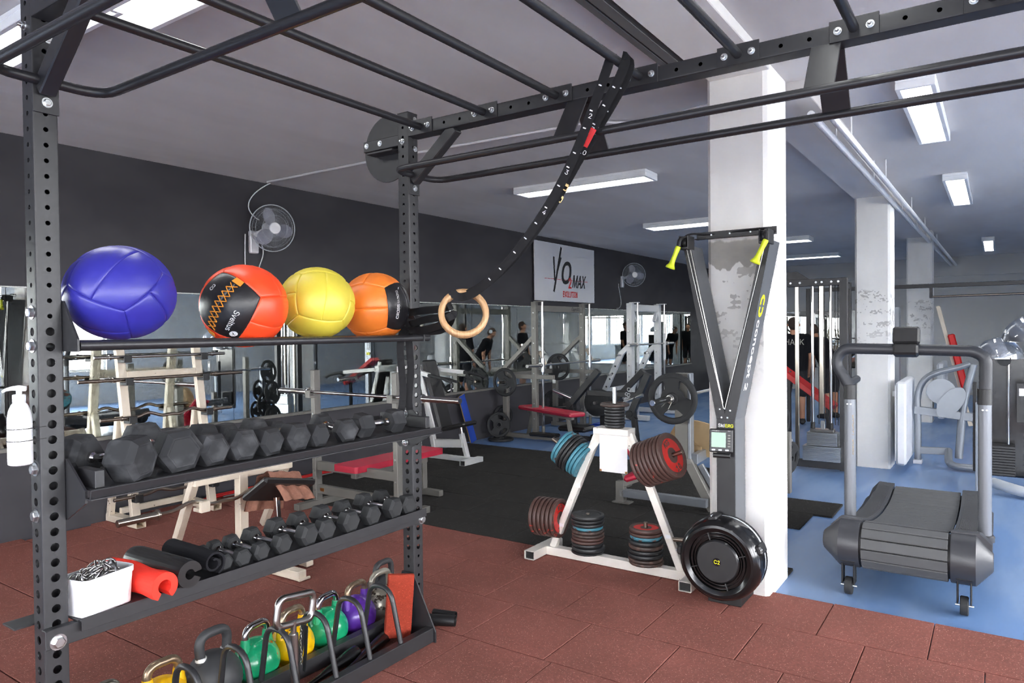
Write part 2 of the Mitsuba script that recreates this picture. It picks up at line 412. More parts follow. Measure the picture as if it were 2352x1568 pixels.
lamp(9.55, .37, 1.9, .22, 'second bright ceiling lamp of the right-hand row')
lamp(16.35, .15, 2.2, .2, 'farthest bright ceiling lamp of the right-hand row')
for cx, cy, lx, ly in ((2.2, .45, 1.6, .22), (-2.5, 3.7, .3, 1.5), (-2, .45, 1.6, .22), (6, -2.5, 1.6, .22), (11, -2.5, 1.6, .22)):
    lamp(cx, cy, lx, ly, 'white ceiling lamp outside the picture', 'ceiling lamps out of view')
# ---------------------------------------------------------------- the black rig with its shelves
rig = thing('power_rack', 'tall black steel rig with perforated posts, monkey bars overhead and loaded storage shelves', 'power rack')
XA, XB, PY, PW = 1.008, 2.75, 2.527, .075
def drilled(length, w, d, holes_w, holes_d, t=.004):
    """square tube along z with drilled holes [(z, r)] through x faces and y faces; origin at the low x, low y corner"""
    c = .006
    o = sbox(0, 0, w, d).buffer(-c).buffer(c, quad_segs=2)
    po = o.difference(sbox(t, t, w - t, d - t))
    m = mnf(trimesh.creation.extrude_polygon(po, length, engine='earcut'))
    cut = []
    for z, r in holes_w: cut.append(m3.Manifold.cylinder(w + .02, r, r, 14).rotate([0, 90, 0]).translate([-.01, d / 2, z]))
    for z, r in holes_d: cut.append(m3.Manifold.cylinder(d + .02, r, r, 14).rotate([-90, 0, 0]).translate([w / 2, -.01, z]))
    return man(m - m3.Manifold.compose(cut)) if cut else man(m)
hz = [(.11 + .05 * i, .0138 if .43 < .11 + .05 * i < 1.66 else .0078) for i in range(52)]
for x0 in (XA, XB):
    part(rig, 'post', xf(drilled(2.735, PW, PW, hz, hz), None, (x0, PY, 0)), 'rig', 30)
for x0 in (XA, XB):
    part(rig, 'post', box(x0, x0 + PW, -1.3, -1.225, 0, 2.735), 'rig')
    part(rig, 'post_cap', box(x0, x0 + PW, PY, PY + PW, 2.735, 2.739, .001), 'black')
# overhead beams, drilled along their side
bh = []
for k in range(10):
    for dy in (.13, .23): bh.append((PY - (2.44 - .405 * k - dy) - 0, .008))
for x0 in (XA, XB):
    b = drilled(PY + 1.225, .065, .082, [], [])
    L = PY + 1.225
    mm = drilled(L, .065, .082, [], [(s, .008) for s in [PY - (2.44 - .405 * k - dy) for k in range(9) for dy in (.155, .255)] if 0 < s < L], .004)
    # tube local: x->z height, y->x depth, z->-y run
    F = np.array([[0, 1., 0], [0, 0, -1.], [-1., 0, 0]])
    part(rig, 'beam', xf(mm, F, (x0, PY, 2.672)), 'rig', 30)
for k in range(10):
    y = 2.44 - .4045 * k
    if y < -1.2: continue
    part(rig, 'monkey_bar', cyl((XA + .082, y, 2.643), (XB - .006, y, 2.643), .0175, 20, .001), 'rig_bar')
    for xs, d in ((XB - .006, -1), (XA + .088, 1)):
        part(rig, 'bar_plate', box(xs - .0, xs + .006, y - .08, y + .08, 2.606, 2.682, .001) if d < 0 else box(xs - .006, xs, y - .08, y + .08, 2.606, 2.682, .001), 'rig', False)
        for dy in (-.052, .052):
            part(rig, 'bolt', nut((xs, y + dy, 2.643), (d, 0, 0), .0105), 'zinc')
# double pull-up bars on splayed plates
for x0, s in ((XB + .04, 1), (XA + .04, 1)):
    xa, xb, zb, y1, y0 = x0 - .17, x0 + .17, 2.41, 2.512, -1.1
    part(rig, 'pull_up_bar', tube([(xa, y0, zb), (xa, y1, zb), (xb, y1, zb), (xb, y0, zb)], .0165, 16, .09), 'rig_bar')
    for yc in (1.525, .51, -.5):
        for xe, d in ((xa, -1), (xb, 1)):
            p, q = np.array([x0 + d * .035, yc, 2.608]), np.array([xe, yc, zb])
            part(rig, 'bar_hanger', beam(p, q, .1, .008, (d, 0, .8), .001), 'rig')
    part(rig, 'brace', beam((x0 - .005, PY - .005, 2.385), (x0 - .005, 2.235, 2.612), .06, .05, (1, 0, 0)), 'rig')
    part(rig, 'brace_plate', box(x0 - .04, x0 + .036, PY - .007, PY, 2.31, 2.44, .001), 'rig', False)
    part(rig, 'bolt', hexbolt((x0, PY - .007, 2.345), (0, -1, 0), .012, .008), 'zinc')
    for z in (2.705, 2.552): part(rig, 'bolt', hexbolt((x0 + .01, PY - .002, z), (0, -1, 0), .011, .008), 'zinc')
    part(rig, 'bolt', nut((x0 - .04, PY + .04, 2.588), (-1, 0, 0), .011), 'zinc')
# wall ball target disc on a stub behind the far post
part(rig, 'target_disc', cyl((2.790, 2.705, 2.58), (2.796, 2.705, 2.58), .18, 48, .001), 'rig', 40)
part(rig, 'target_arm', box(2.755, 2.79, 2.60, 2.86, 2.572, 2.63, .003), 'rig')
for y in (2.835, 2.735): part(rig, 'bolt', hexbolt((2.755, y, 2.605), (-1, 0, 0), .011, .009), 'zinc')
part(rig, 'target_arm_bracket', box(2.72, 2.785, 2.615, 2.80, 2.545, 2.556, .002), 'rig')
# ball shelf: two round bars between gusset plates
for y in (2.45, 2.68): part(rig, 'ball_bar', cyl((1.095, y, 1.563), (2.80 if y < 2.5 else 2.74, y, 1.563), .0168, 20, .001), 'rig_bar')
for x0 in (XA + PW, XB - .007):
    part(rig, 'ball_bracket', ext([(2.43, 1.545), (2.70, 1.545), (2.70, 1.585), (2.605, 1.71), (2.524, 1.71), (2.43, 1.585)], .007, (x0, 0, 0), (0, 1, 0), (0, 0, 1)), 'rig', False)
for z in (1.672, 1.564, 1.166, 1.015):
    part(rig, 'bolt', hexbolt((XA, PY + .037, z), (-1, 0, 0), .0165, .014), 'zinc')
    part(rig, 'bolt_shank', cyl((XA + .004, PY + .037, z), (XA + PW - .004, PY + .037, z), .008, 10), 'zinc')
    part(rig, 'bolt', hexbolt((XA + PW + .007, PY + .037, z), (1, 0, 0), .0165, .014), 'zinc')
    part(rig, 'bolt', nut((XB - .008, PY + .04, z), (-1, 0, 0), .0145), 'zinc')
# middle tray, slightly tipped forward
for x0 in (XA + PW, XB - .007):
    part(rig, 'tray_bracket', ext([(2.40, 1.06), (2.40, 1.10), (2.52, 1.19), (2.61, 1.19), (2.75, 1.16), (2.75, 1.12), (2.61, .99), (2.53, .99)], .007, (x0, 0, 0), (0, 1, 0), (0, 0, 1)), 'rig', False)
part(rig, 'tray_lip', J(beam((1.085, 2.372, 1.090), (2.80, 2.372, 1.090), .005, .034, (0, -.35, 1)), beam((1.085, 2.386, 1.074), (2.80, 2.386, 1.074), .04, .005, (0, 0, 1), .001)), 'rig')
part(rig, 'tray_lip', J(beam((1.085, 2.76, 1.125), (2.78, 2.76, 1.125), .005, .04), beam((1.085, 2.742, 1.107), (2.78, 2.742, 1.107), .04, .005, (0, 0, 1), .001)), 'rig')
part(rig, 'tray_plate', box(1.10, 2.735, 2.40, 2.73, 1.098, 1.102, .0005), 'rig', False)
for x0 in (1.115, 2.715): part(rig, 'tray_end', box(x0, x0 + .03, 2.40, 2.52, 1.102, 1.16, .002), 'rig')
# low tray
part(rig, 'low_rail', J(box(XA - .008, 2.80, 2.498, 2.526, .592, .655, .002)), 'rig')
part(rig, 'low_tray', J(box(1.095, 2.742, 2.50, 2.76, .655, .66, .0005)), 'rig', False)
part(rig, 'low_lip', J(box(1.10, 2.80, 2.478, 2.482, .625, .668, .0008), box(1.10, 2.80, 2.48, 2.50, .655, .659, .0005)), 'rig', False)
part(rig, 'low_rear_rail', box(.955, 2.87, 2.61, 2.70, .648, .654, .001), 'rig')
for x in (1.037, 2.785): part(rig, 'bolt', hexbolt((x, 2.498, .61), (0, -1, 0), .019, .014), 'zinc')
# base: kettlebell rails, hoops, gussets and feet
for y0, y1, n in ((2.389, 2.438, 1), (2.645, 2.695, 2)):
    part(rig, 'base_rail', box(XA + .0, XB - .008, y0, y1, .002, .075, .003), 'rig')
for i in range(8):
    x = 2.52 - .2045 * i
    if x < 1.15: continue
    part(rig, 'divider_hoop', tube([(x + .004, 2.412, .073), (x, 2.475, .33), (x, 2.61, .33), (x + .01, 2.672, .073)], .0125, 12, .07), 'rig_bar')
for x0 in (XA + PW, XB - .008):
    part(rig, 'base_gusset', ext([(2.378, .0), (2.70, .0), (2.70, .06), (2.605, .33), (2.527, .33), (2.378, .055)], .008, (x0, 0, 0), (0, 1, 0), (0, 0, 1)), 'rig', False)
for x0 in (XA, XB): part(rig, 'foot_plate', box(x0 - .03, x0 + PW + .035, PY - .04, PY + PW + .04, 0.001, .007, .001), 'rig', False)
part(rig, 'bolt', hexbolt((XB + PW + .02, PY - .02, .007), (0, 0, 1), .012, .009), 'zinc')
# ---------------------------------------------------------------- things on the rig
mat('ball_blue', '#2c2a86', 0.36); mat('ball_red', '#ee4a22', 0.38); mat('ball_yellow', '#d9c845', 0.42); mat('ball_orange', '#ee7f2e', 0.4)
mat('ball_black', '#161517', 0.36); mat('lace', '#d98a2b', 0.7)
def wall_ball(label, c, r, F, colors, squash=.9):
    """soft medicine ball of twelve stitched panels; F columns: ball axes; colors: dict face index -> material"""
    t = thing('wall_ball', label, 'medicine ball', 'wall balls on the top shelf')
    c = np.asarray(c, float)
    g = np.radians([-45, -44.3, -43.2, -41, -36, -29, -22, -15, -9, -4.5, -2, -.7, 0])
    lo, hi = g, -g[::-1]
    def shape(d):
        p = d * r
        p[:, 2] *= np.where(p[:, 2] < 0, squash, .97)
        return p + c
    for fi in range(6):
        ax, s = fi % 3, 1 if fi < 3 else -1
        for half in (lo, hi):
            U, V = np.meshgrid(half, np.r_[lo, hi[1:]], indexing='ij')
            d = np.zeros(U.shape + (3,)); d[..., ax] = 1; d[..., (ax + 1) % 3] = np.tan(U); d[..., (ax + 2) % 3] = np.tan(V)
            d /= np.linalg.norm(d, axis=-1, keepdims=True); d[..., ax] *= s
            eu = np.minimum(np.abs(U - half[0]), np.abs(U - half[-1])); ev = np.minimum(np.abs(V + math.pi / 4), np.abs(V - math.pi / 4))
            e = np.degrees(np.minimum(eu, ev))
            h = 1 - .022 * np.exp(-e / 1.1) - .012 * np.exp(-e / 6) + .004 * (meshkit.noise(d * 5 + fi) - .5)
            P = shape(((d * h[..., None]).reshape(-1, 3)) @ np.asarray(F).T)
            n, m = U.shape; idx = np.arange(n * m).reshape(n, m)
            q = np.stack([idx[:-1, :-1], idx[1:, :-1], idx[1:, 1:], idx[:-1, 1:]], -1).reshape(-1, 4)
            f = np.vstack([q[:, [0, 1, 2]], q[:, [0, 2, 3]]])
            if s < 0: f = f[:, ::-1]
            part(t, 'panel', tm(P, f), colors.get(fi, colors[-1]), True)
    return t, shape
def on_ball(shape, r, F3, m, lift=.0015):
    """wraps a flat mesh (x, y, z) given in metres about the direction F3[:,2] on to the ball"""
    v = np.asarray(m.vertices); a, b = v[:, 0] / r, v[:, 1] / r
    d = F3[:, 2] + np.tan(a)[:, None] * F3[:, 0] + np.tan(b)[:, None] * F3[:, 1]
    d = d / np.linalg.norm(d, axis=1, keepdims=True) * (1 + (lift + v[:, 2:]) / r)
    return tm(shape(d), m.faces)
Fb = rz(38) @ rx(28) @ ry(35)
wall_ball('large dark blue wall ball, leftmost on the top shelf', (1.290, 2.565, 1.738), .181, Fb, {-1: 'ball_blue'}, .88)
# red ball: one black side with orange lacing
toc = unit([-.572, -.82, .05]); left = unit([-.82, .572, 0])
N = unit(toc * math.cos(math.radians(33)) + left * math.sin(math.radians(33)) + np.array([0, 0, -.06]))
rt = unit(np.cross([0, 0, 1.], N)); up = np.cross(N, rt)
a = math.radians(33); Uu = unit(up * math.cos(a) + rt * math.sin(a)); Vv = np.cross(N, Uu)
Fr = np.stack([N, Vv, Uu], 1)
if np.linalg.det(Fr) < 0: Fr[:, 1] *= -1
t, shp = wall_ball('red wall ball with a black laced side, second on the top shelf', (1.79, 2.565, 1.712), .174, Fr, {-1: 'ball_red', 0: 'ball_black'}, 1.0)
F3 = np.stack([-Vv if np.cross(-Vv, Uu) @ N > 0 else Vv, Uu, N], 1)
lace = []
for i in range(9):
    z0 = -.115 + i * .024
    for s in (-1, 1):
        lace.append(on_ball(shp, .174, F3, beam((-.022 * s, z0, 0), (.022 * s, z0 + .024, 0), .0035, .003, (0, 0, 1), 0)))
part(t, 'lacing', J(lace), 'lace', False)
part(t, 'tab', on_ball(shp, .174, F3, box(-.022, .03, .108, .132, 0, .003, 0)), 'lace', False)
part(t, 'tab', on_ball(shp, .174, F3, box(-.03, .022, -.16, -.138, 0, .003, 0)), 'lace', False)
tx = meshkit.text_mesh('Sveltus', .022, .0008); v = np.asarray(tx.vertices); v[:] = np.stack([.066 + v[:, 1], .02 - v[:, 0], v[:, 2]], 1); tx.vertices = v
part(t, 'lettering', on_ball(shp, .174, F3, tx), 'white_ink', False)
tx = meshkit.text_mesh('8', .03, .0008); v = np.asarray(tx.vertices); v[:] = np.stack([-.085 + v[:, 0] * .9, .03 + v[:, 1], v[:, 2]], 1); tx.vertices = v
part(t, 'number', on_ball(shp, .174, F3, tx), 'grey_ink', False)
part(t, 'emblem', on_ball(shp, .174, F3, J(xf(cyl((0, 0, 0), (0, 0, .0008), .0165, 24, 0), None, (.105, -.095, 0)))), 'white_ink', False)
part(t, 'emblem_mark', on_ball(shp, .174, F3, J(beam((.099, -.088, .0009), (.107, -.096, .0009), .003, .0004, (0, 0, 1), 0), beam((.107, -.096, .0009), (.103, -.102, .0009), .003, .0004, (0, 0, 1), 0), xf(cyl((0, 0, .0008), (0, 0, .0012), .0022, 12, 0), None, (.112, -.1, 0)))), 'black_ink', False)
wall_ball('yellow wall ball between the red one and the orange one', (2.168, 2.565, 1.728), .172, rz(62) @ rx(8) @ ry(14), {-1: 'ball_yellow'}, .93)
N = unit(unit([-.704, -.71, .0]) * math.cos(math.radians(66)) + unit([.71, -.704, 0]) * math.sin(math.radians(66)))
rt = unit(np.cross([0, 0, 1.], N)); up = np.cross(N, rt); a = math.radians(-6); Uu = unit(up * math.cos(a) + rt * math.sin(a)); Vv = np.cross(Uu, N)
Fo = np.stack([N, Vv, Uu], 1)
if np.linalg.det(Fo) < 0: Fo[:, 1] *= -1
t, shp = wall_ball('orange wall ball with a black side, rightmost on the top shelf', (2.535, 2.565, 1.724), .173, Fo, {-1: 'ball_orange', 0: 'ball_black'}, 1.0)
F3 = np.stack([rt, up, N], 1)
tx = meshkit.text_mesh('CROSS', .017, .0008, True); v = np.asarray(tx.vertices); v[:] = np.stack([-.072 - v[:, 1], -.075 + v[:, 0], v[:, 2]], 1); tx.vertices = v
part(t, 'lettering', on_ball(shp, .173, F3, tx), 'white_ink', False)
tx = meshkit.text_mesh('TRAINING', .015, .0008); v = np.asarray(tx.vertices); v[:] = np.stack([-.072 - v[:, 1], .0 + v[:, 0] * .8, v[:, 2]], 1); tx.vertices = v
part(t, 'lettering', on_ball(shp, .173, F3, tx), 'grey_ink', False)
part(t, 'swoosh', on_ball(shp, .173, F3, beam((-.085, .035, 0), (-.05, .10, 0), .003, .001, (0, 0, 1), 0)), 'grey_ink', False)
# pump bottle tied to the near post
t = thing('pump_bottle', 'white plastic pump bottle strapped with black ties to the near post', 'bottle')
bo = np.array([.966, 2.562, 1.188])
part(t, 'body', lathe([(0, 0), (.029, 0), (.034, .004), (.0345, .02), (.0345, .12), (.034, .145), (.030, .172), (.022, .192), (.0165, .199), (0, .199)], 32, bo), 'white_plastic', 40)
part(t, 'collar', lathe([(0, .199), (.0185, .199), (.0185, .222), (.016, .224), (0, .224)], 24, bo), 'white_plastic')
part(t, 'pump', J(cyl(bo + (0, 0, .222), bo + (0, 0, .236), .008), tube(np.array([(.016, -.012, .241), (0, 0, .244), (-.016, .012, .2435), (-.03, .022, .239), (-.036, .027, .233)]) + bo, .0062, 10, scale=[1.3, 1.5, 1.1, .8, .7])), 'white_plastic')
for z in (.078, .116):
    tie = [bo + np.array([.0352 * math.cos(q), .0352 * math.sin(q), z]) for q in np.radians(np.linspace(60, 300, 20))]
    part(t, 'cable_tie', ribbon([bo + np.array([.06, -.0385, z + .002]), bo + np.array([.03, -.0365, z + .001])] + tie[::-1] + [bo + np.array([.04, .04, z])], .006, .0014, (0, 0, 1)), 'black')
# ---- dumbbells
def dumbbell(name, label, group, c, az, sep, d, hl, hr=.0145, tilt=0., m='rubber_dusty', roll=0.):
    """rubber hex dumbbell: centre of the handle, azimuth of its axis, distance of head centres, head size across flats, head length"""
    t = thing(name, label, 'dumbbell', group)
    R = rz(az) @ ry(tilt); ax = R @ np.array([1., 0, 0]); c = np.asarray(c, float)
    r = d / math.sqrt(3); sid = R @ rx(roll) @ np.array([0, 1., 0])
    for s in (-1, 1):
        o = c + ax * s * sep / 2
        part(t, 'head', lathe([(0, -hl / 2), (r * .80, -hl / 2), (r * .97, -hl * .34), (r, -hl * .28), (r, hl * .28), (r * .97, hl * .34), (r * .72, hl / 2), (r * .66, hl * .5), (r * .62, hl * .485), (0, hl * .485)], 6, o, ax * s, sid), m, 20)
    L = sep - hl
    part(t, 'handle', lathe([(0, -L / 2 - .004), (hr * 1.3, -L / 2 - .004), (hr * 1.3, -L / 2 + .012), (hr * .85, -L / 2 + .02), (hr, -L * .12), (hr * 1.08, 0), (hr, L * .12), (hr * .85, L / 2 - .02), (hr * 1.3, L / 2 - .012), (hr * 1.3, L / 2 + .004), (0, L / 2 + .004)], 18, c, ax), 'chrome')
    return t
ord_ = ['first', 'second', 'third', 'fourth', 'fifth', 'sixth', 'seventh', 'eighth', 'ninth', 'tenth', 'eleventh']
g = 'hex dumbbells on the middle shelf'
zt = 1.102
def up_(i): return '%s rubber hex dumbbell from the left on the middle shelf' % ord_[i]
dumbbell('hex_dumbbell', 'largest rubber hex dumbbell, lying askew at the left end of the middle shelf', g, (1.205, 2.535, zt + .074), -66, .215, .145, .115, roll=4)
for i, (x, d, hl, az) in enumerate([(1.425, .145, .11, 84), (1.550, .116, .10, 92), (1.682, .116, .10, 87), (1.803, .108, .095, 92), (1.938, .112, .095, 90), (2.05, .094, .085, 94), (2.215, .098, .085, 72)]):
    y = 2.402 + hl / 2
    R = rz(az); c = np.array([x, y, zt + d / 2 + .002]) + R @ np.array([.105 + hl * .35, 0, 0])
    dumbbell('hex_dumbbell', up_(i + 1), g, c, az, 2 * (.105 + hl * .35), d, hl, roll=(i * 37 % 11) - 5)
dumbbell('hex_dumbbell', 'rubber hex dumbbell at the right end of the middle shelf, chrome grip in view', g, (2.452, 2.47, zt + .055), -3, .205, .107, .085, roll=8)
g = 'small hex dumbbells on the low shelf'
zl = .66
for i, (x, d) in enumerate([(1.66, .062), (1.728, .066), (1.810, .07), (1.914, .078), (2.043, .091), (2.156, .09), (2.298, .094), (2.437, .09), (2.585, .096), (2.70, .09)]):
    hl = d * .72
    dumbbell('hex_dumbbell', '%s small rubber hex dumbbell from the left on the low shelf' % ord_[i], g, (x, 2.62, zl + d / 2 + .001), 90 + (i * 29 % 9) - 4, .2 if i else .17, d, hl, .0125, roll=(i * 53 % 13) - 6, m='rubber')
# ---- tub of carabiners, foam pad, rolled pads
t = thing('plastic_tub', 'white plastic tub with metal clips on the low shelf beside the near post', 'tub')
tc = np.array([1.19, 2.555, zl]); Rt = rz(12)
def rrect(w, d, r): return sbox(-w / 2, -d / 2, w / 2, d / 2).buffer(-r).buffer(r, quad_segs=6)
def loft(rings, close=True):
    """closed skin through rings of equal vertex count"""
    k = len(rings[0]); v = np.concatenate(rings); f = []
    for i in range(len(rings) - 1):
        for j in range(k):
            a, b, c, d = i * k + j, i * k + (j + 1) % k, (i + 1) * k + (j + 1) % k, (i + 1) * k + j; f += [(a, b, c), (a, c, d)]
    if close:
        v = np.vstack([v, rings[0].mean(0), rings[-1].mean(0)])
        for j in range(k): f += [(len(v) - 2, (j + 1) % k, j), (len(v) - 1, (len(rings) - 1) * k + j, (len(rings) - 1) * k + (j + 1) % k)]
    return tm(v, f)
def ring(w, d, r, z, n=40):
    p = rrect(w, d, r).exterior; s = np.linspace(0, p.length, n, endpoint=False)
    q = np.array([p.interpolate(x).coords[0] for x in s]); 
    if not p.is_ccw: q = q[::-1]
    return np.c_[q, np.full(n, z)]
tubm = loft([ring(.205, .13, .03, 0), ring(.212, .137, .03, .002), ring(.222, .15, .03, .128), ring(.231, .158, .032, .129), ring(.231, .158, .032, .15), ring(.227, .154, .03, .152), ring(.222, .149, .03, .15), ring(.208, .133, .03, .006), ring(.19, .12, .03, .005)])
part(t, 'tub', xf(xf(tubm, np.diag([.86, .86, .84])), Rt, tc), 'white_plastic', 35)
rs = np.random.default_rng(5)
for i in range(26):
    k = thing('carabiner', 'steel snap hook in the white tub', 'carabiner', 'steel clips in the white tub')
    L, w = rs.uniform(.045, .07), rs.uniform(.018, .026)
    loop = np.array([(w * math.cos(q) * (1.0 + .25 * math.sin(q)), L / 2 * math.sin(q), 0) for q in np.linspace(0, 2 * np.pi, 20, endpoint=False)])
    R_ = Rt @ rz(rs.uniform(0, 360)) @ rx(rs.uniform(-75, 75)) @ ry(rs.uniform(-60, 60))
    o = tc + Rt @ np.array([rs.uniform(-.06, .045), rs.uniform(-.036, .036), .108 + .03 * rs.random()])
    scene[k] = mikit.ply(xf(tube(loop, .0034, 6, closed=True), R_, o), 'm_chrome', True)
part(t, 'clip_layer', xf(box(-.082, .082, -.048, .048, .05, .085, .01), Rt, tc), 'steel')
def c_roll(r, ri, L, gap, n=26, wob=0.):
    """a split foam tube along +x"""
    a0 = np.linspace(gap, 2 * np.pi - gap, n); out = np.stack([r * np.cos(a0), r * np.sin(a0)], 1); inn = np.stack([ri * np.cos(a0[::-1]), ri * np.sin(a0[::-1])], 1)
    return Polygon(np.vstack([out, inn])).buffer(-.004).buffer(.004, quad_segs=3)
def split_roll(t, r, ri, L, gap, p, q, spin, m, wave=0.0, pname='foam'):
    p, q = np.asarray(p, float), np.asarray(q, float); F = frame(q - p, (0, 0, 1)); s = np.asarray(c_roll(r, ri, L, gap).exterior.coords)[:-1]
    c, sn = math.cos(spin), math.sin(spin); s = s @ np.array([[c, sn], [-sn, c]]); po = Polygon(s)
    N_ = 14; m_ = trimesh.creation.extrude_polygon(po, L, engine='earcut')
    rings = []; cc = np.asarray(po.exterior.coords)[:-1]
    if not po.exterior.is_ccw: cc = cc[::-1]
    for i, z in enumerate(np.linspace(0, L, N_)):
        k = 1 + wave * math.cos(2 * math.pi * z / L * 1.5 + .4) - (.06 if i in (0, N_ - 1) else 0)
        rings.append(np.c_[cc * k, np.full(len(cc), z)])
    v = np.concatenate(rings); n = len(cc); f = []
    for i in range(N_ - 1):
        for j in range(n): a, b, c2, d = i * n + j, i * n + (j + 1) % n, (i + 1) * n + (j + 1) % n, (i + 1) * n + j; f += [(a, b, c2), (a, c2, d)]
    tv, tf = trimesh.creation.triangulate_polygon(Polygon(cc), engine='earcut')
    from scipy.spatial import cKDTree
    mp = cKDTree(cc).query(tv)[1]
    for a, b, c2 in tf:
        A, B, Cc = mp[a], mp[b], mp[c2]; cr = np.cross(cc[B] - cc[A], cc[Cc] - cc[A])
        if cr < 0: B, Cc = Cc, B
        f += [(A, Cc, B), ((N_ - 1) * n + A, (N_ - 1) * n + B, (N_ - 1) * n + Cc)]
    return part(t, pname, xf(tm(v, f), F, p), m, 40)
t = thing('bar_pad', 'red foam barbell pad on the low shelf beside the white tub', 'barbell pad')
split_roll(t, .050, .024, .36, .55, (1.352, 2.425, zl + .047), (1.335, 2.785, zl + .049), math.radians(180), 'red_foam', .07)
t = thing('bar_pad', 'shiny black barbell pad on the low shelf beside the red one', 'barbell pad')
split_roll(t, .052, .020, .36, .30, (1.465, 2.455, zl + .052), (1.45, 2.81, zl + .053), math.radians(100), 'black_vinyl', .0, 'pad')
t = thing('rolled_pad', 'rolled dull black cloth pad between the shiny black pad and the small dumbbells', 'rolled pad')
sp = np.array([((.014 + .0038 * q) * math.cos(q) , (.014 + .0038 * q) * math.sin(q)) for q in np.linspace(0, 2.3 * 2 * np.pi * .62, 46)])
lo_ = LineString(sp).buffer(.0042, quad_segs=3)
part(t, 'roll', xf(trimesh.creation.extrude_polygon(lo_, .30, engine='earcut'), frame((-.02, 1, .02), (0, 0, 1)), (1.592, 2.50, zl + .05)), 'black_fabric', 40)
# ---- kettlebells on the floor behind the rails
mat('kb_green', worn('#14875b', '#6d3d26', 28, .86, .02), .18, clear=.3); mat('kb_yellow', worn('#f2bb0b', '#3a2412', 34, .80, .02), .3)
mat('kb_purple', worn('#5b2f9a', '#c59a55', 90, .86, .02), .2, clear=.3); mat('kb_silver', worn('#a9a496', '#3c332a', 50, .74, .04), .35, metal=.5); mat('kb_dark', '#2a2b2d', .55)
mat('bronze', worn('#8a7762', '#a89a86', 40, .6, .1), .3, metal=.8)
def kettlebell(label, x, y, body, handle, az=8, r=.104, h=.282, hw=.066, hr=.0165, horn=None, band=None, z0=.001, shape='comp'):
    t = thing('kettlebell', label, 'kettlebell', 'kettlebells on the floor behind the rig rails')
    R_ = rz(az); o = np.array([x, y, z0]); zc = r * .96
    pr_ = [(0, 0), (r * .55, 0), (r * .62, .004)]
    for q in np.linspace(-52, 84, 18): pr_.append((r * math.cos(math.radians(q)), zc + r * math.sin(math.radians(q))))
    pr_.append((0, zc + r))
    part(t, 'body', lathe(pr_, 36, o), body, 40)
    zb, zt_ = zc + r * .70, h - hr
    base = hw if shape == 'comp' else hw * .78
    arch = fillet([(-base - .004, 0, zb), (-hw, 0, zt_), (hw, 0, zt_), (base + .004, 0, zb)], .045 if shape == 'comp' else .066, 8)
    k = max(2, int(len(arch) * .16)) if horn else 0
    part(t, 'handle', xf(tube(arch[:] if not horn else np.vstack([arch[0] * .35 + arch[1] * .65, arch[1:-1], arch[-1] * .35 + arch[-2] * .65]), hr, 14), R_, o), handle)
    for s in (-1, 1):
        a, b = np.array([s * (base + .002), 0, zb - .02]), np.array([s * (hw + (base - hw) * .45), 0, zb + (zt_ - zb) * .52])
        part(t, 'horn', xf(lathe([(0, 0), (hr * 1.75, 0), (hr * 1.25, np.linalg.norm(b - a) * .8), (hr * 1.12, np.linalg.norm(b - a)), (0, np.linalg.norm(b - a))], 14, a, b - a), R_, o), horn or body) if horn else None
        if band: part(t, 'band', xf(cyl((s * (base + .004), 0, zb + .012), (s * (base + .0035), 0, zb + .03), hr * 1.15, 14), R_, o), 'white_clean')
    return t
kettlebell('kettlebell with a bare chrome handle at the bottom edge, nearest the near post', 1.30, 2.80, 'kb_dark', 'old_chrome', 6, hr=.018)
kettlebell('yellow kettlebell with a worn brown handle beside the black one', 1.546, 2.80, 'kb_yellow', 'bronze', 2, horn='kb_yellow', hr=.0175)
kettlebell('large dull black kettlebell with white bands at its thick handle', 1.765, 2.79, 'kb_dark', 'kb_dark', 4, r=.118, h=.335, hw=.074, hr=.0205, band=True, shape='round')
t = kettlebell('green kettlebell with a chipped front beside the large black one', 1.985, 2.80, 'kb_green', 'chrome', 10, horn='kb_green')
kettlebell('yellow kettlebell with rust spots behind the chrome loading pin', 2.185, 2.80, 'kb_yellow', 'bronze', 8, horn='kb_yellow')
t = kettlebell('green kettlebell between the yellow and the purple ones', 2.40, 2.80, 'kb_green', 'chrome', 8, horn='kb_green')
part(t, 'lettering', xf(text('24 KG', .012, (0, 0, 0), (1, 0, 0), (0, 1, 0)), np.stack([unit([.86, -.5, 0]), [0, 0, 1.], unit(np.cross([.86, -.5, 0], [0, 0, 1.]))], 1), (2.335, 2.722, .115)), 'white_ink', False)
kettlebell('purple kettlebell with a brown handle', 2.597, 2.80, 'kb_purple', 'bronze', 6, horn='kb_purple')
kettlebell('chipped silver kettlebell behind the red rubber slab', 2.795, 2.82, 'kb_silver', 'kb_silver', 2, r=.098)
kettlebell('dark kettlebell whose handle alone shows behind the red rubber slab', 2.93, 2.93, 'kb_dark', 'kb_dark', 4)
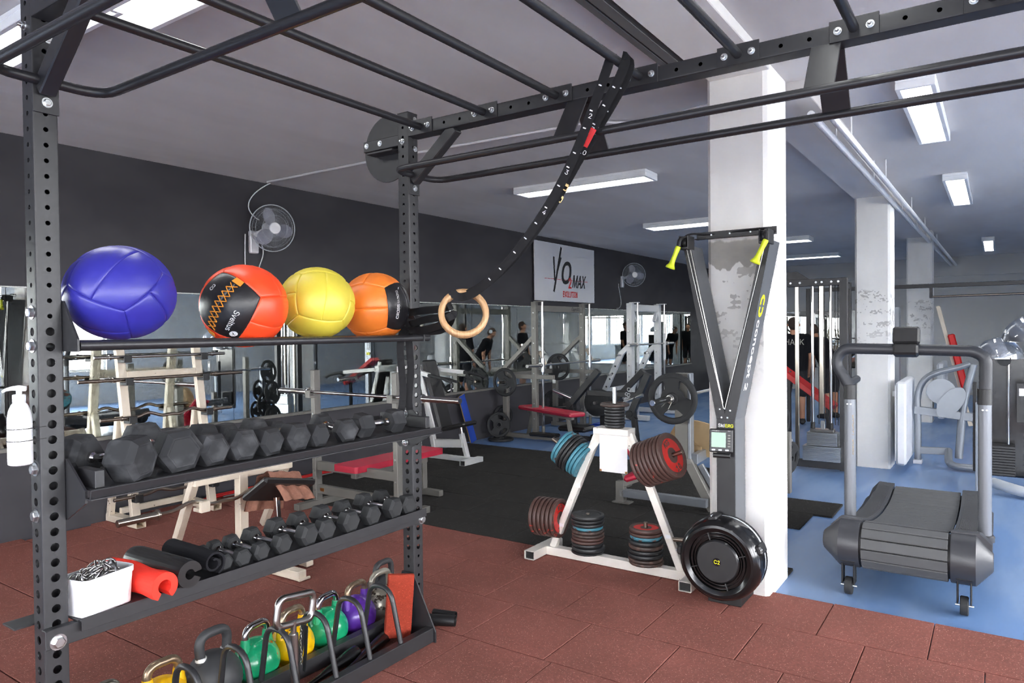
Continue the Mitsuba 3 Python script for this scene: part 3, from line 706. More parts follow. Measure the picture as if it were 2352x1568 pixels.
# loading pin with chain
t = thing('loading_pin', 'chrome loading pin with a loop handle and chain standing in the rail', 'loading pin')
lp = np.array([1.985, 2.535, 0.0])
loopf = lambda w, h, z: fillet([(-0.02, 0, z), (-w, 0, z), (-w, 0, z + h), (w, 0, z + h), (w, 0, z), (.02, 0, z)], .035, 6)
part(t, 'handle', xf(tube(np.vstack([loopf(.105, .118, .335), [(0, 0, .335), (-.02, 0, .335)]]), .0155, 16), rz(6) @ ry(9), lp + (-.045, 0, -.005)), 'steel')
part(t, 'stem', xf(J(cyl((0, 0, .28), (0, 0, .34), .0125), cyl((.004, 0, .002), (0, 0, .285), .021, 24)), ry(0), lp), 'steel')
ch_ = []
for i in range(11):
    c0 = np.array([.035 + .002 * math.sin(i), -.004, .30 - .0155 * i]); lp_ = np.array([(.0042 * math.cos(q), 0, .0095 * math.sin(q)) for q in np.linspace(0, 2 * np.pi, 12, endpoint=False)])
    ch_.append(xf(tube(lp_, .0014, 5, closed=True), rz(90 * (i % 2) + 20), lp + c0))
part(t, 'chain', J(ch_), 'steel', True)
part(t, 'strap', ribbon(lp + np.array([(.062, -.01, .30), (.055, -.01, .2), (.05, -.005, .10)]), .02, .003, (1, 0, 0)), 'strap')
# red rubber slab leaning in the last slot
sl = xf(cbox(.135, .034, .32, .004), None)
v, f = trimesh.remesh.subdivide_to_size(sl.vertices, sl.faces, .02); sl = tm(v, f); 
v = np.asarray(sl.vertices); v += .0022 * (meshkit.noise(v * 130) - .5)[:, None] * np.array([1, 1, 1]); sl.vertices = v
mat('slab', speckle('#8d3424', '#6f2a1f', '#b35a48'), .95, spec=.2)
solo('rubber_slab', 'red rubber slab leaning upright at the right end of the kettlebell rails', 'rubber slab', xf(sl, rz(-38) @ rx(-3) @ ry(5), (2.655, 2.545, .185)), 'slab', 25)
# steel clubs lying on the floor between the rails
for j, (p, q, r, lab) in enumerate([((1.95, 2.50, .033), (2.40, 2.585, .036), .034, 'glossy black club lying on the floor between the rails, knob towards the viewer'), ((2.13, 2.45, .03), (2.62, 2.60, .032), .03, 'second black club lying between the rails, closer to the red slab')]):
    p, q = np.array(p), np.array(q); L = np.linalg.norm(q - p)
    t = thing('steel_club', lab, 'club')
    part(t, 'shaft', lathe([(0, .03), (.0135, .03), (.0135, L * .38), (.02, L * .52), (r, L * .85), (r, L * .97), (r * .7, L), (0, L)], 24, p, q - p), 'black_gloss')
    part(t, 'knob', lathe([(0, -.001)] + [(.026 * math.sin(w), .027 - .026 * math.cos(w)) for w in np.linspace(.3, 2.8, 9)] + [(0, .053)], 20, p, q - p), 'black_gloss')
# two black tube pads on the floor by the far post
t = thing('floor_tube', 'larger black tube lying on the red floor by the far post', 'tube'); part(t, 'tube', pipe((2.86, 2.62, .031), (2.955, 2.42, .031), .03, .004, 24), 'dark_plastic')
t = thing('floor_tube', 'smaller black tube lying behind the larger one by the far post', 'tube'); part(t, 'tube', pipe((2.985, 2.60, .024), (3.02, 2.47, .024), .023, .003, 24), 'dark_plastic')
# gym rings on numbered straps
t = thing('gym_ring', 'pale wooden gym ring hanging from black straps beside the far post', 'gym ring')
rc = np.array([2.549, 2.015, 1.679]); rn = unit([-.74, -.60, .28])
mat('ring_wood', lambda p, n, uv: mx(lin('#c9a57a'), lin('#a97f55'), n_(p.x * 25 + 300 * (p.x * .55 + p.y * -.75), p.y * 8, p.z * 8)), .45)
F_ = frame(rn, (0, 0, 1))
part(t, 'ring', xf(tube(np.stack([.102 * np.cos(np.linspace(0, 2 * np.pi, 56, endpoint=False)), .102 * np.sin(np.linspace(0, 2 * np.pi, 56, endpoint=False)), np.zeros(56)], 1), .0145, 16, closed=True), F_, rc), 'ring_wood', True)
t2 = thing('gym_ring', 'second wooden gym ring right behind the first, hanging from the same bar', 'gym ring')
part(t2, 'ring', xf(tube(np.stack([.102 * np.cos(np.linspace(0, 2 * np.pi, 56, endpoint=False)), .102 * np.sin(np.linspace(0, 2 * np.pi, 56, endpoint=False)), np.zeros(56)], 1), .0145, 16, closed=True), F_, rc - rn * .034 + np.array([.008, .006, .004])), 'ring_wood', True)
top = np.array([2.545, 1.222, 2.643]); e = np.array([.0, 0., 0])
toC = lambda P: unit(np.array([0, 0, 1.6]) - P)
def strap(t, pts, w=.038, off=0., th=.0018, n=8):
    P = spline(np.asarray(pts, float), n)
    tang = np.gradient(P, axis=0)
    out = []
    sec = rect(w, th); V = []
    for p_, tg in zip(P, tang):
        tg = unit(tg); nn = unit(toC(p_) - tg * (toC(p_) @ tg)); sx = np.cross(nn, tg)
        V.append(p_ + sec[:, :1] * nn + sec[:, 1:] * sx)
    v = np.concatenate(V); k = 4; f = []
    for i in range(len(P) - 1):
        for j in range(4): a, b, c, d = i * 4 + j, i * 4 + (j + 1) % 4, i * 4 + 4 + (j + 1) % 4, i * 4 + 4 + j; f += [(a, b, c), (a, c, d)]
    f += [(0, 2, 1), (0, 3, 2)]; m0 = (len(P) - 1) * 4; f += [(m0, m0 + 1, m0 + 2), (m0, m0 + 2, m0 + 3)]
    part(t, 'strap', tm(v, f), 'strap', 30); return P
def strap_marks(t, P, words, w=.038):
    d = np.r_[0, np.cumsum(np.linalg.norm(np.diff(P, axis=0), axis=1))]
    ms = []
    for s in np.arange(.12, d[-1] - .1, .085):
        i = min(np.searchsorted(d, s), len(P) - 2); p_ = P[i]; tg = unit(P[i + 1] - P[i]); nn = unit(toC(p_) - tg * (toC(p_) @ tg)); sx = np.cross(nn, tg)
        ms.append(beam(p_ + nn * .0014 - sx * w * .28, p_ + nn * .0014 + sx * w * .05, .005, .0006, nn, 0))
        k = int(round((s - .12) / .085))
        if k in words: ms.append(text(words[k], .019, p_ + nn * .0014 + tg * .03 - sx * .008, sx, -tg * 1.0 if False else np.cross(nn, sx), .0006))
    part(t, 'strap_print', J(ms), 'white_ink', False)
s1 = strap(t, [top + (0, -.012, .018), top + (-.005, -.024, -.02), (2.565, 1.36, 2.40), (2.585, 1.50, 2.21), (2.575, 1.66, 2.0), (2.562, 1.80, 1.87), (2.552, 1.93, 1.782), (2.548, 1.985, 1.757), (2.54, 2.035, 1.752), (2.52, 2.06, 1.78)])
strap_marks(t, s1, {2: '7', 3: '10', 8: '8'})
s2 = strap(t, [top + (-.05, .006, .019), top + (-.05, .022, -.02), (2.545, 1.42, 2.32), (2.56, 1.58, 2.10), (2.55, 1.74, 1.92), (2.54, 1.89, 1.80), (2.535, 1.99, 1.752)])
strap_marks(t, s2, {1: '2', 4: '3', 6: '4'})
s3 = strap(t2, [top + (.045, .0, .0195), top + (.045, -.02, -.02), (2.61, 1.40, 2.36), (2.60, 1.54, 2.16), (2.585, 1.70, 1.97), (2.57, 1.86, 1.835), (2.562, 2.0, 1.765)])
strap_marks(t2, s3, {2: '5', 7: '6'})
i = 17; p_ = s1[i]; tg = unit(s1[i + 1] - s1[i]); nn = unit(toC(p_) - tg * (toC(p_) @ tg))
part(t, 'label_patch', beam(p_ - tg * .035 + nn * .003, p_ + tg * .045 + nn * .003, .036, .001, nn, 0), 'red_bright', False)
part(t, 'label_print', text('Sveltus', .008, p_ + nn * .0042 + tg * .028 + np.cross(nn, tg) * -.004, -tg, np.cross(nn, -tg), .0005), 'white_ink', False)
for P_, i in ((s1, 27), (s3, 23)):
    p_ = P_[i]; tg = unit(P_[i + 1] - P_[i]); nn = unit(toC(p_) - tg * (toC(p_) @ tg)); sx = np.cross(nn, tg)
    part(t if P_ is s1 else t2, 'buckle', J(beam(p_ - sx * .022 + nn * .006, p_ + sx * .022 + nn * .006, .012, .006, nn, .001), beam(p_ - sx * .022 + nn * .008 + tg * .022, p_ + sx * .022 + nn * .008 + tg * .022, .006, .006, nn, .001), *[beam(p_ + sx * s * .022 + nn * .006, p_ + sx * s * .022 + nn * .008 + tg * .022, .004, .008, nn, .001) for s in (-1, 1)]), 'brass', False)
# strap ends tied round the far post
e1 = [(2.735, 2.60, 1.70), (2.725, 2.52, 1.695), (2.66, 2.34, 1.70), (2.60, 2.18, 1.705), (2.556, 2.09, 1.715), (2.52, 2.085, 1.705)]
e2 = [(2.742, 2.61, 1.625), (2.73, 2.52, 1.63), (2.66, 2.34, 1.655), (2.59, 2.16, 1.665), (2.535, 2.06, 1.672), (2.505, 2.075, 1.655), (2.53, 2.12, 1.635), (2.60, 2.25, 1.612), (2.69, 2.44, 1.60), (2.745, 2.60, 1.60)]
e3 = [(2.735, 2.57, 1.605), (2.66, 2.36, 1.598), (2.60, 2.20, 1.60), (2.565, 2.12, 1.625), (2.53, 2.07, 1.66)]
for e in (e1, e2): strap(t, e, .036)
strap(t2, e3, .034)
strap(t2, [(2.735, 2.512, 1.66), (2.715, 2.508, 1.54), (2.722, 2.505, 1.40), (2.716, 2.512, 1.28), (2.723, 2.515, 1.19)], .036)
strap(t, [(2.700, 2.515, 1.62), (2.655, 2.51, 1.54), (2.66, 2.512, 1.42), (2.674, 2.516, 1.30), (2.66, 2.52, 1.185)], .036)
strap(t, [(2.752, 2.515, 1.66), (2.79, 2.518, 1.655), (2.838, 2.55, 1.65)], .05)
# ---------------------------------------------------------------- plate tree
mat('iron', worn('#3a302c', '#55413a', 40, .55, .12), .5, metal=.25)
mat('iron_red', worn('#45302b', '#a02a22', 45, .80, .05), .5, metal=.1)
mat('iron_blue', worn('#39707f', '#5a3a33', 38, .62, .05), .55)
mat('plate_red', '#c8261f', .45); mat('plate_blue', '#3f7f96', .5); mat('plate_black', '#1d1e1f', .45)
def plate(label, group, c, axis, R, th, rim, face=None, txt=None, up=(0, 0, 1), hole=.016, name='weight_plate', cat='weight plate'):
    """cast plate; axis points towards the lettered side"""
    t = thing(name, label, cat, group); axis = unit(axis); c = np.asarray(c, float); h = th / 2
    pr_ = [(hole, -h * .7), (R * .3, -h * .7), (R * .34, -h * .45), (R * .74, -h * .45), (R * .80, -h * .95), (R * .9, -h), (R * .97, -h * .75), (R, -h * .3), (R, h * .3), (R * .97, h * .75), (R * .9, h), (R * .80, h * .95), (R * .74, h * .45), (R * .34, h * .45), (R * .3, h * .7), (hole, h * .7), (hole, -h * .7)]
    part(t, 'disc', lathe(pr_, 32, c, axis), rim, 35)
    if face:
        part(t, 'face', lathe([(R * .335, h * .46), (R * .74, h * .46), (R * .735, h * .52), (R * .345, h * .52), (R * .335, h * .46)], 32, c, axis), face, 35)
    if txt:
        F = frame(axis, up); ms = []
        for s, (w, rr, fl) in enumerate(txt):
            o = c + axis * h * .52 + F[:, 0] * rr
            m = meshkit.text_mesh(w, R * .24, .0015, True); v = np.asarray(m.vertices); v[:, 0] -= v[:, 0].mean(); v[:, 1] -= R * .12; m.vertices = v
            uy = F[:, 0] * fl; ux = np.cross(uy, axis); ms.append(xf(m, np.stack([ux, uy, axis], 1), o))
        part(t, 'lettering', J(ms), face if not face else rim, False)
    return t
tree = thing('plate_tree', 'chipped white A-shaped plate tree holding red, blue and black weight plates', 'plate rack')
TX = 4.285
part(tree, 'base_beam', box(TX - .033, TX + .033, 1.545, 2.69, .004, .064), 'white_paint')
for y in (1.56, 2.68): part(tree, 'foot', beam((4.086, y, .035), (4.475, y, .035), .08, .06, (0, 0, 1), .003, .003), 'white_paint', 20)
for y in (1.56, 2.68): part(tree, 'foot_inside', box(4.10, 4.46, y - .035, y + .035, .01, .06, .001), 'black')
for (ya, yb) in ((2.602, 2.232), (1.655, 2.004)): part(tree, 'leg', beam((TX, ya, .06), (TX, yb, .905), .048, .045, (1, 0, 0)), 'white_paint')
part(tree, 'top_box', box(TX - .06, TX + .06, 1.992, 2.248, .893, .937), 'white_paint')
part(tree, 'gusset', J(beam((TX - .024, 2.06, .90), (TX - .024, 1.955, .78), .045, .006, (1, 0, 0), .001), beam((TX - .024, 2.19, .9), (TX - .024, 2.285, .78), .045, .006, (1, 0, 0), .001)), 'white_paint')
part(tree, 'spindle', cyl((TX, 2.114, .93), (TX, 2.114, 1.21), .0145), 'zinc')
ra, la, lo2 = unit([-.13, -.90, .37]), unit([-.02, .86, .50]), unit([-.03, .999, -.02])
part(tree, 'spindle', cyl((TX, 1.93, .70), np.array([TX, 1.93, .70]) + ra * .33, .0135), 'old_steel')
part(tree, 'spindle', cyl((TX, 2.32, .665), np.array([TX, 2.32, .665]) + la * .32, .0135), 'old_steel')
part(tree, 'spindle', cyl((TX, 2.49, .27), np.array([TX, 2.49, .27]) + lo2 * .30, .0135), 'old_steel')
part(tree, 'spindle', cyl((TX, 1.72, .25), (TX, 1.47, .27), .0135), 'old_steel')
for y, z in ((2.325, .07), (1.899, .335)): part(tree, 'pin', cyl((TX, y, .05), (TX, y, .335), .0135), 'old_steel')
def label_tag(y, z, s): 
    part(tree, 'tag', box(TX - .026, TX - .0255, y - .018, y + .018, z - .012, z + .012, 0), 'paper', False)
label_tag(2.385, .52, 1); label_tag(2.52, .23, 1); label_tag(2.02, .915, 1); label_tag(1.735, .27, 1)
W10 = [('10', -.53, 1), ('KG', .53, 1)]
g = 'red edged iron plates on the upper right peg of the plate tree'
for i in range(8):
    last = i == 7
    plate('outermost red-faced iron plate on the upper right peg of the plate tree' if last else 'brown and red iron plate stacked on the upper right peg of the plate tree', None if last else g,
          np.array([TX, 1.93, .70]) + ra * (.035 + .0305 * i), ra, .150 - .001 * (i % 3), .029, 'iron_red', 'plate_red' if last else None, [('10', .78 * .150 * .0 - .083, 1), ('KG', .083, 1)] if last else None, up=(-.3, 0, 1))
g = 'blue and black plates on the upper left peg of the plate tree'
for i in range(8):
    mt = ['iron_blue', 'iron_blue', 'iron_blue', 'plate_black', 'plate_black', 'plate_black', 'iron_blue', 'iron_blue'][i]
    R_ = [.124, .124, .124, .136, .136, .136, .128, .126][i]
    plate({'iron_blue': 'flaking blue iron plate on the upper left peg of the plate tree', 'plate_black': 'smooth black plate between blue ones on the upper left peg'}[mt], g + ('' if mt == 'iron_blue' else ', black ones'),
          np.array([TX, 2.32, .665]) + la * (.04 + .0262 * i), -la, R_, .025, mt)
g = 'red edged plates on the lower left peg of the plate tree'
for i in range(6):
    plate('innermost red-faced iron plate on the lower left peg of the plate tree' if i == 0 else 'brown and red iron plate on the lower left peg of the plate tree', None if i == 0 else g,
          np.array([TX, 2.49, .27]) + lo2 * (.06 + .0335 * i), -lo2, .137, .03, 'iron_red', 'plate_red' if i == 0 else None, [('10', -.076, 1), ('KG', .076, 1)] if i == 0 else None)
g1, g2 = 'plates stacked on the base beam of the plate tree, left pile', 'plates stacked on the base beam of the plate tree, right pile'
zz = .066
for i, (R_, th, mt) in enumerate([(.113, .018, 'plate_black'), (.114, .032, 'plate_black'), (.108, .026, 'plate_black'), (.112, .022, 'iron_red'), (.112, .022, 'iron_red'), (.112, .022, 'iron'), (.112, .024, 'iron'), (.104, .022, 'iron_blue'), (.113, .026, 'plate_black'), (.113, .024, 'plate_black'), (.113, .03, 'plate_black')]):
    top_ = i == 10
    plate('black plate topmost on the left pile of the plate tree base' if top_ else {'plate_black': 'black plate in the left pile on the plate tree base', 'iron_red': 'red-brown iron plate in the left pile on the plate tree base', 'iron': 'brown iron plate in the left pile on the plate tree base', 'iron_blue': 'chipped blue plate in the left pile on the plate tree base'}[mt], None if top_ or mt == 'iron_blue' else g1 + ', ' + mt.replace('_', ' '),
          (TX + rng.uniform(-.004, .004), 2.325 + rng.uniform(-.004, .004), zz + th / 2), (0, 0, 1), R_, th, mt); zz += th
zz = .066
for i, (R_, th, mt) in enumerate([(.113, .024, 'iron'), (.113, .022, 'iron'), (.114, .03, 'plate_black'), (.114, .028, 'plate_black'), (.112, .03, 'iron'), (.114, .03, 'plate_black'), (.104, .026, 'iron_blue'), (.112, .022, 'iron_red'), (.110, .028, 'iron_red')]):
    top_ = i == 8
    plate('red-faced plate topmost on the right pile of the plate tree base' if top_ else {'plate_black': 'black plate in the right pile on the plate tree base', 'iron_red': 'red-brown iron plate in the right pile on the plate tree base', 'iron': 'brown iron plate in the right pile on the plate tree base', 'iron_blue': 'chipped blue plate in the right pile on the plate tree base'}[mt], None if top_ or mt in ('iron_blue', 'iron_red') else g2 + ', ' + mt.replace('_', ' '),
          (TX + rng.uniform(-.004, .004), 1.899 + rng.uniform(-.004, .004), zz + th / 2), (0, 0, 1), R_, th, mt, 'plate_red' if top_ else None); zz += th
zz = .939
for i in range(8):
    R_, th = [(.066, .022), (.07, .018), (.068, .02), (.068, .02), (.07, .022), (.069, .02), (.067, .02), (.098, .022)][i]
    plate('brown rimmed plate topmost on the spindle of the plate tree' if i == 7 else 'small black plate stacked on the top spindle of the plate tree', None if i == 7 else 'small black plates on the top spindle', (TX, 2.114, zz + th / 2), (0, 0, 1), R_, th, 'iron' if i == 7 else 'plate_black'); zz += th
solo('paper_sheet', 'white sheet of paper taped under the top of the plate tree', 'paper', box(TX - .0345, TX - .034, 2.008, 2.212, .642, .90, 0), 'paper', False)
labels['paper_sheet']['label'] = 'white sheet of paper hanging in the plate tree, faint drawing on it'
for y in (2.205, 2.017): solo('tape_piece', 'bit of orange tape at the lower %s corner of the white sheet' % ('left' if y > 2.1 else 'right'), 'tape', box(TX - .036, TX - .0352, y - .008, y + .008, .643, .657, 0), 'brass', False)
# ---------------------------------------------------------------- ski machine at the near pillar
ski = thing('ski_machine', 'black upright ski training machine with a round flywheel, leaning arms and lime handles', 'ski machine')
XF, XB_, YL, YR = 4.068, 4.272, 1.352, 1.246
mat('ski_side', '#55585c', .5, metal=.3); mat('ski_black', '#19191b', .45)
part(ski, 'column', box(XF + .002, XB_, YR + .002, YL - .002, .10, 1.07), 'ski_side')
part(ski, 'column_front', box(XF - .004, XF + .004, YR, YL, .12, 1.07, .001), 'ski_black')
for s in (1, -1):
    yi0, yo0, yi1, yo1 = (1.303, 1.352, 1.502, 1.546) if s > 0 else (1.303, 1.246, 1.086, 1.043)
    po = [(yo0, 1.065), (yo1, 2.085), (yi1, 2.085), (yi0 + .004 * s, 1.13), (1.303, 1.10), (1.303, 1.065)]
    part(ski, 'arm', ext(po if s < 0 else po[::-1], XB_ - XF - .01, (XF + .005, 0, 0), (0, 1, 0), (0, 0, 1)) , 'ski_side', False)
    part(ski, 'arm_front', ext(po if s < 0 else po[::-1], .008, (XF - .003, 0, 0), (0, 1, 0), (0, 0, 1)), 'ski_black', False)
    part(ski, 'head_bracket', J(box(XF - .06, XF + .05, (yi1 + yo1) / 2 - .028, (yi1 + yo1) / 2 + .028, 2.06, 2.075), box(XF - .06, XF + .05, (yi1 + yo1) / 2 - .028, (yi1 + yo1) / 2 - .022, 2.06, 2.14), box(XF - .06, XF + .05, (yi1 + yo1) / 2 + .022, (yi1 + yo1) / 2 + .028, 2.06, 2.14)), 'ski_black', False)
    part(ski, 'pulley', cyl((XF - .02, (yi1 + yo1) / 2 - .012, 2.10), (XF - .02, (yi1 + yo1) / 2 + .012, 2.10), .03, 24), 'dark_plastic')
    yc = (yi1 + yo1) / 2
    p0, p1 = np.array([XF - .085, yc + .02 * s, 2.075]), np.array([XF - .10, yc + (.065 if s > 0 else -.035) * s, 1.955])
    part(ski, 'handle_yoke', tube([(XF - .02, yc, 2.13), (XF - .075, yc + .015 * s, 2.12), p0], .012, 10, .02), 'dark_plastic')
    d = unit(p1 - p0); L = np.linalg.norm(p1 - p0)
    part(ski, 'handle', lathe([(0, 0), (.014, 0), (.0165, .01), (.0135, .05), (.0145, L * .7), (.018, L * .85), (.029, L), (.027, L + .006), (.016, L - .004), (0, L - .006)], 20, p0, d), 'lime')
    part(ski, 'cord', cyl((XF - .012, yc, 2.08), (XF - .012, 1.303 + .004 * s, 1.13), .0028, 8), 'steel')
    part(ski, 'guide_rod', cyl((XF + .0, yi1, 2.06), (XF + .0, yi0 + .012 * s, 1.16), .0045, 8), 'steel') if s > 0 else None
part(ski, 'top_bar', J(box(XF + .10, XF + .106, 1.035, 1.50, 2.125, 2.17, .002), box(XF + .06, XF + .106, 1.035, 1.50, 2.125, 2.13, .001)), 'ski_black', False)
part(ski, 'shock_cord', tube(spline([(XF + .02, 1.54, 2.145), (XF + .06, 1.50, 2.16), (XF + .098, 1.44, 2.155), (XF + .098, 1.2, 2.16), (XF + .07, 1.09, 2.155), (XF, 1.07, 2.135)]), .006, 8), 'strap')
for y in (1.10, 1.18, 1.30, 1.41): part(ski, 'screw', hexbolt((XF + .1, y, 2.15), (-1, 0, 0), .006, .004, False), 'zinc')
for y, z in ((1.332, 1.125), (1.303, 1.13), (1.272, 1.12), (1.322, 1.078), (1.288, 1.078)): part(ski, 'screw', cyl((XF - .003, y, z), (XF - .006, y, z), .0055, 12), 'zinc')
FX, FY, FZ, FR = 3.905, 1.302, .283, .236
ax_ = (-1, 0, 0)
part(ski, 'fan_cover', lathe([(FR - .004, -.13), (FR, -.115), (FR, -.085), (FR * .985, -.055), (FR * .94, -.02), (FR * .86, -.002), (FR * .80, .0), (FR * .74, -.006), (FR * .70, -.012), (FR * .69, -.035), (FR * .655, -.035), (FR * .65, -.014), (FR * .615, -.014), (FR * .61, -.036), (FR * .575, -.036), (FR * .57, -.016), (FR * .55, -.016), (FR * .545, -.036), (FR * .53, -.036), (FR * .525, -.010), (FR * .50, -.004), (0, -.002)], 64, (FX, FY, FZ), ax_), 'black_gloss', 30)
part(ski, 'fan_hub', lathe([(FR * .50, -.004), (FR * .48, .001), (0, .001)], 48, (FX, FY, FZ), ax_), 'ski_black', 30)
part(ski, 'fan_cage', lathe([(FR * .97, -.16), (FR * .97, -.125)], 64, (FX, FY, FZ), ax_), 'light_grey')
part(ski, 'fan_back', lathe([(0, -.175), (FR * .9, -.175), (FR * .99, -.17), (FR * .99, -.158), (FR * .95, -.157), (FR * .95, -.12)], 64, (FX, FY, FZ), ax_), 'black_gloss', 30)
for a in (100, 22, 176): 
    c, s = math.cos(math.radians(a)), math.sin(math.radians(a))
    o = np.array([FX, FY, FZ]) + FR * np.array([0, -c, s])
    part(ski, 'clip', xf(cbox(.10, .055, .032, .009), np.stack([[1., 0, 0], [0, s, c], [0, -c, s]], 1), o + (.09, 0, 0)), 'dark_plastic')
    for dx in (.055, .075): part(ski, 'screw', cyl(o + np.array([dx - .02, 0, 0]) + .012 * np.array([0, -c, s]), o + np.array([dx - .02, 0, 0]) + .018 * np.array([0, -c, s]), .006, 10), 'zinc')
for a in (20, 110, 200, 290):
    c, s = math.cos(math.radians(a)), math.sin(math.radians(a)); part(ski, 'spoke', xf(beam((FX + .012, FY, FZ), (FX + .013, FY, FZ), .001, .001)) if False else beam(np.array([FX + .012, FY - c * FR * .52, FZ + s * FR * .52]), np.array([FX + .012, FY - c * FR * .70, FZ + s * FR * .70]), .006, .012, (1, 0, 0), .001), 'dark_plastic', False)
part(ski, 'badge', cyl((FX - .0005, FY, FZ), (FX - .003, FY, FZ), .023, 28), 'black_gloss')
part(ski, 'emblem', text('C2', .021, (FX - .0035, FY + .017, FZ - .010), (0, -1, 0), (0, 0, 1), .001, .034, True), 'yellow_ink', False)
part(ski, 'foot_block', J(box(4.04, 4.29, 1.208, 1.40, .001, .05), box(4.09, 4.29, 1.215, 1.39, .05, .13)), 'dark_plastic')
part(ski, 'name_lettering', text('Ski', .019, (XF - .0045, YL - .008, 1.022), (0, -1, 0), (0, 0, 1), .001, .040, True), 'white_ink', False)
part(ski, 'name_lettering', text('ERG', .019, (XF - .0045, YL - .050, 1.022), (0, -1, 0), (0, 0, 1), .001, .048, True), 'yellow_ink', False)
# arm lettering on the side towards the window
adir = unit(np.array([0, 1.246 - 1.043, 1.065 - 2.085])); an = unit(np.cross(adir, [1, 0, 0]))
if an[1] > 0: an = -an
o = np.array([XF + .055, 1.043, 2.085]) + adir * .32 + an * .001
part(ski, 'arm_lettering', text('concept 2', .055, o + adir * .13, adir, (1, 0, 0), .001, .42, True), 'white_ink', False)
part(ski, 'arm_emblem', J(*[ext(LineString([(math.cos(q) * .032, math.sin(q) * .032) for q in np.radians(np.linspace(a0, a1, 14))]).buffer(.011, cap_style=2), .001, o + adir * (.03 + dx) + np.array([.026, 0, 0]), adir, (1, 0, 0)) for a0, a1, dx in ((60, 300, .0), (-120, 120, .045))]), 'yellow_ink', False)
mo, ux_, uy_ = np.array([3.965, 1.363, .89]), unit([.18, -.98, 0]), unit([.12, .022, 1.0])
uy_ = unit(uy_ - ux_ * (uy_ @ ux_)); mn = np.cross(ux_, uy_)
def mbox(x0, x1, y0, y1, z0, z1, ch=.003): return xf(box(x0, x1, y0, y1, z0, z1, ch), np.stack([ux_, uy_, mn], 1), mo)
part(ski, 'monitor', mbox(0, .13, 0, .132, -.03, 0, .006), 'dark_plastic')
part(ski, 'monitor_screen', mbox(.012, .092, .028, .112, 0, .0012, .0004), 'screen')
for i in range(5): part(ski, 'monitor_button', mbox(.102, .117, .03 + .0155 * i, .039 + .0155 * i, 0, .003, .0015), 'grey_frame')
for i in range(3): part(ski, 'monitor_button', mbox(.014 + .037 * i, .034 + .037 * i, .008, .018, 0, .003, .0015), 'light_grey')
part(ski, 'monitor_print', J(text('concept 2', .006, mo + ux_ * .016 + uy_ * .119 + mn * .0004, ux_, uy_, .0006), text('PM5', .005, mo + ux_ * .104 + uy_ * .119 + mn * .0004, ux_, uy_, .0006)), 'white_ink', False)
part(ski, 'monitor_arm', J(cyl(mo + ux_ * .02 + uy_ * -.018 - mn * .02, mo + ux_ * .115 + uy_ * -.018 - mn * .02, .014), box(4.0, XF, 1.27, 1.31, .87, .90)), 'dark_plastic')
# ---------------------------------------------------------------- curved manual treadmill
tr = thing('treadmill', 'black curved manual treadmill with slatted belt and looped handrail on the blue floor', 'treadmill')
mat('tread', '#3b3c3e', .55, spec=.4); mat('tread_cap', '#2e2f33', .42); mat('tread_rail', '#26282d', .45); mat('tread_slat', '#48494a', .7)
DX, DZ, DR = 4.715, .282, .137
Y0, Y1 = .226, .676
prof = np.array([(4.70, .418), (4.80, .404), (4.92, .374), (5.05, .346), (5.32, .308), (5.6, .285), (5.88, .28), (6.08, .296), (6.25, .322), (6.32, .33)])
# belt slats: the drum's seen face and the concave run
slat = []
from scipy.interpolate import PchipInterpolator
pf = PchipInterpolator(prof[:, 0], prof[:, 1])
for k, a in enumerate(np.arange(-118, 86, 26.5)):
    q = math.radians(a); c = np.array([DX - DR * math.cos(q) * .985, (Y0 + Y1) / 2, DZ + DR * math.sin(q) * .985])
    nrm = np.array([-math.cos(q), 0, math.sin(q)]); part(tr, 'belt_slat', xf(cbox(.057, Y1 - Y0 - .012, .012, .003), np.stack([np.cross([0, 1., 0], nrm), [0, 1., 0], nrm], 1), c), 'tread_slat')
for x in np.arange(4.765, 6.30, .061):
    z = float(pf(x)); sl_ = float(pf(x + .01) - pf(x - .01)) / .02; tng = unit([1, 0, sl_]); nrm = np.array([-tng[2], 0, tng[0]])
    part(tr, 'belt_slat', xf(cbox(.0585, Y1 - Y0 - .012, .012, .002), np.stack([tng, [0, 1., 0], nrm], 1), np.array([x, (Y0 + Y1) / 2, z - .006])), 'tread_slat')
part(tr, 'drum', cyl((DX, Y0 - .02, DZ), (DX, Y1 + .02, DZ), DR - .012, 32), 'black')
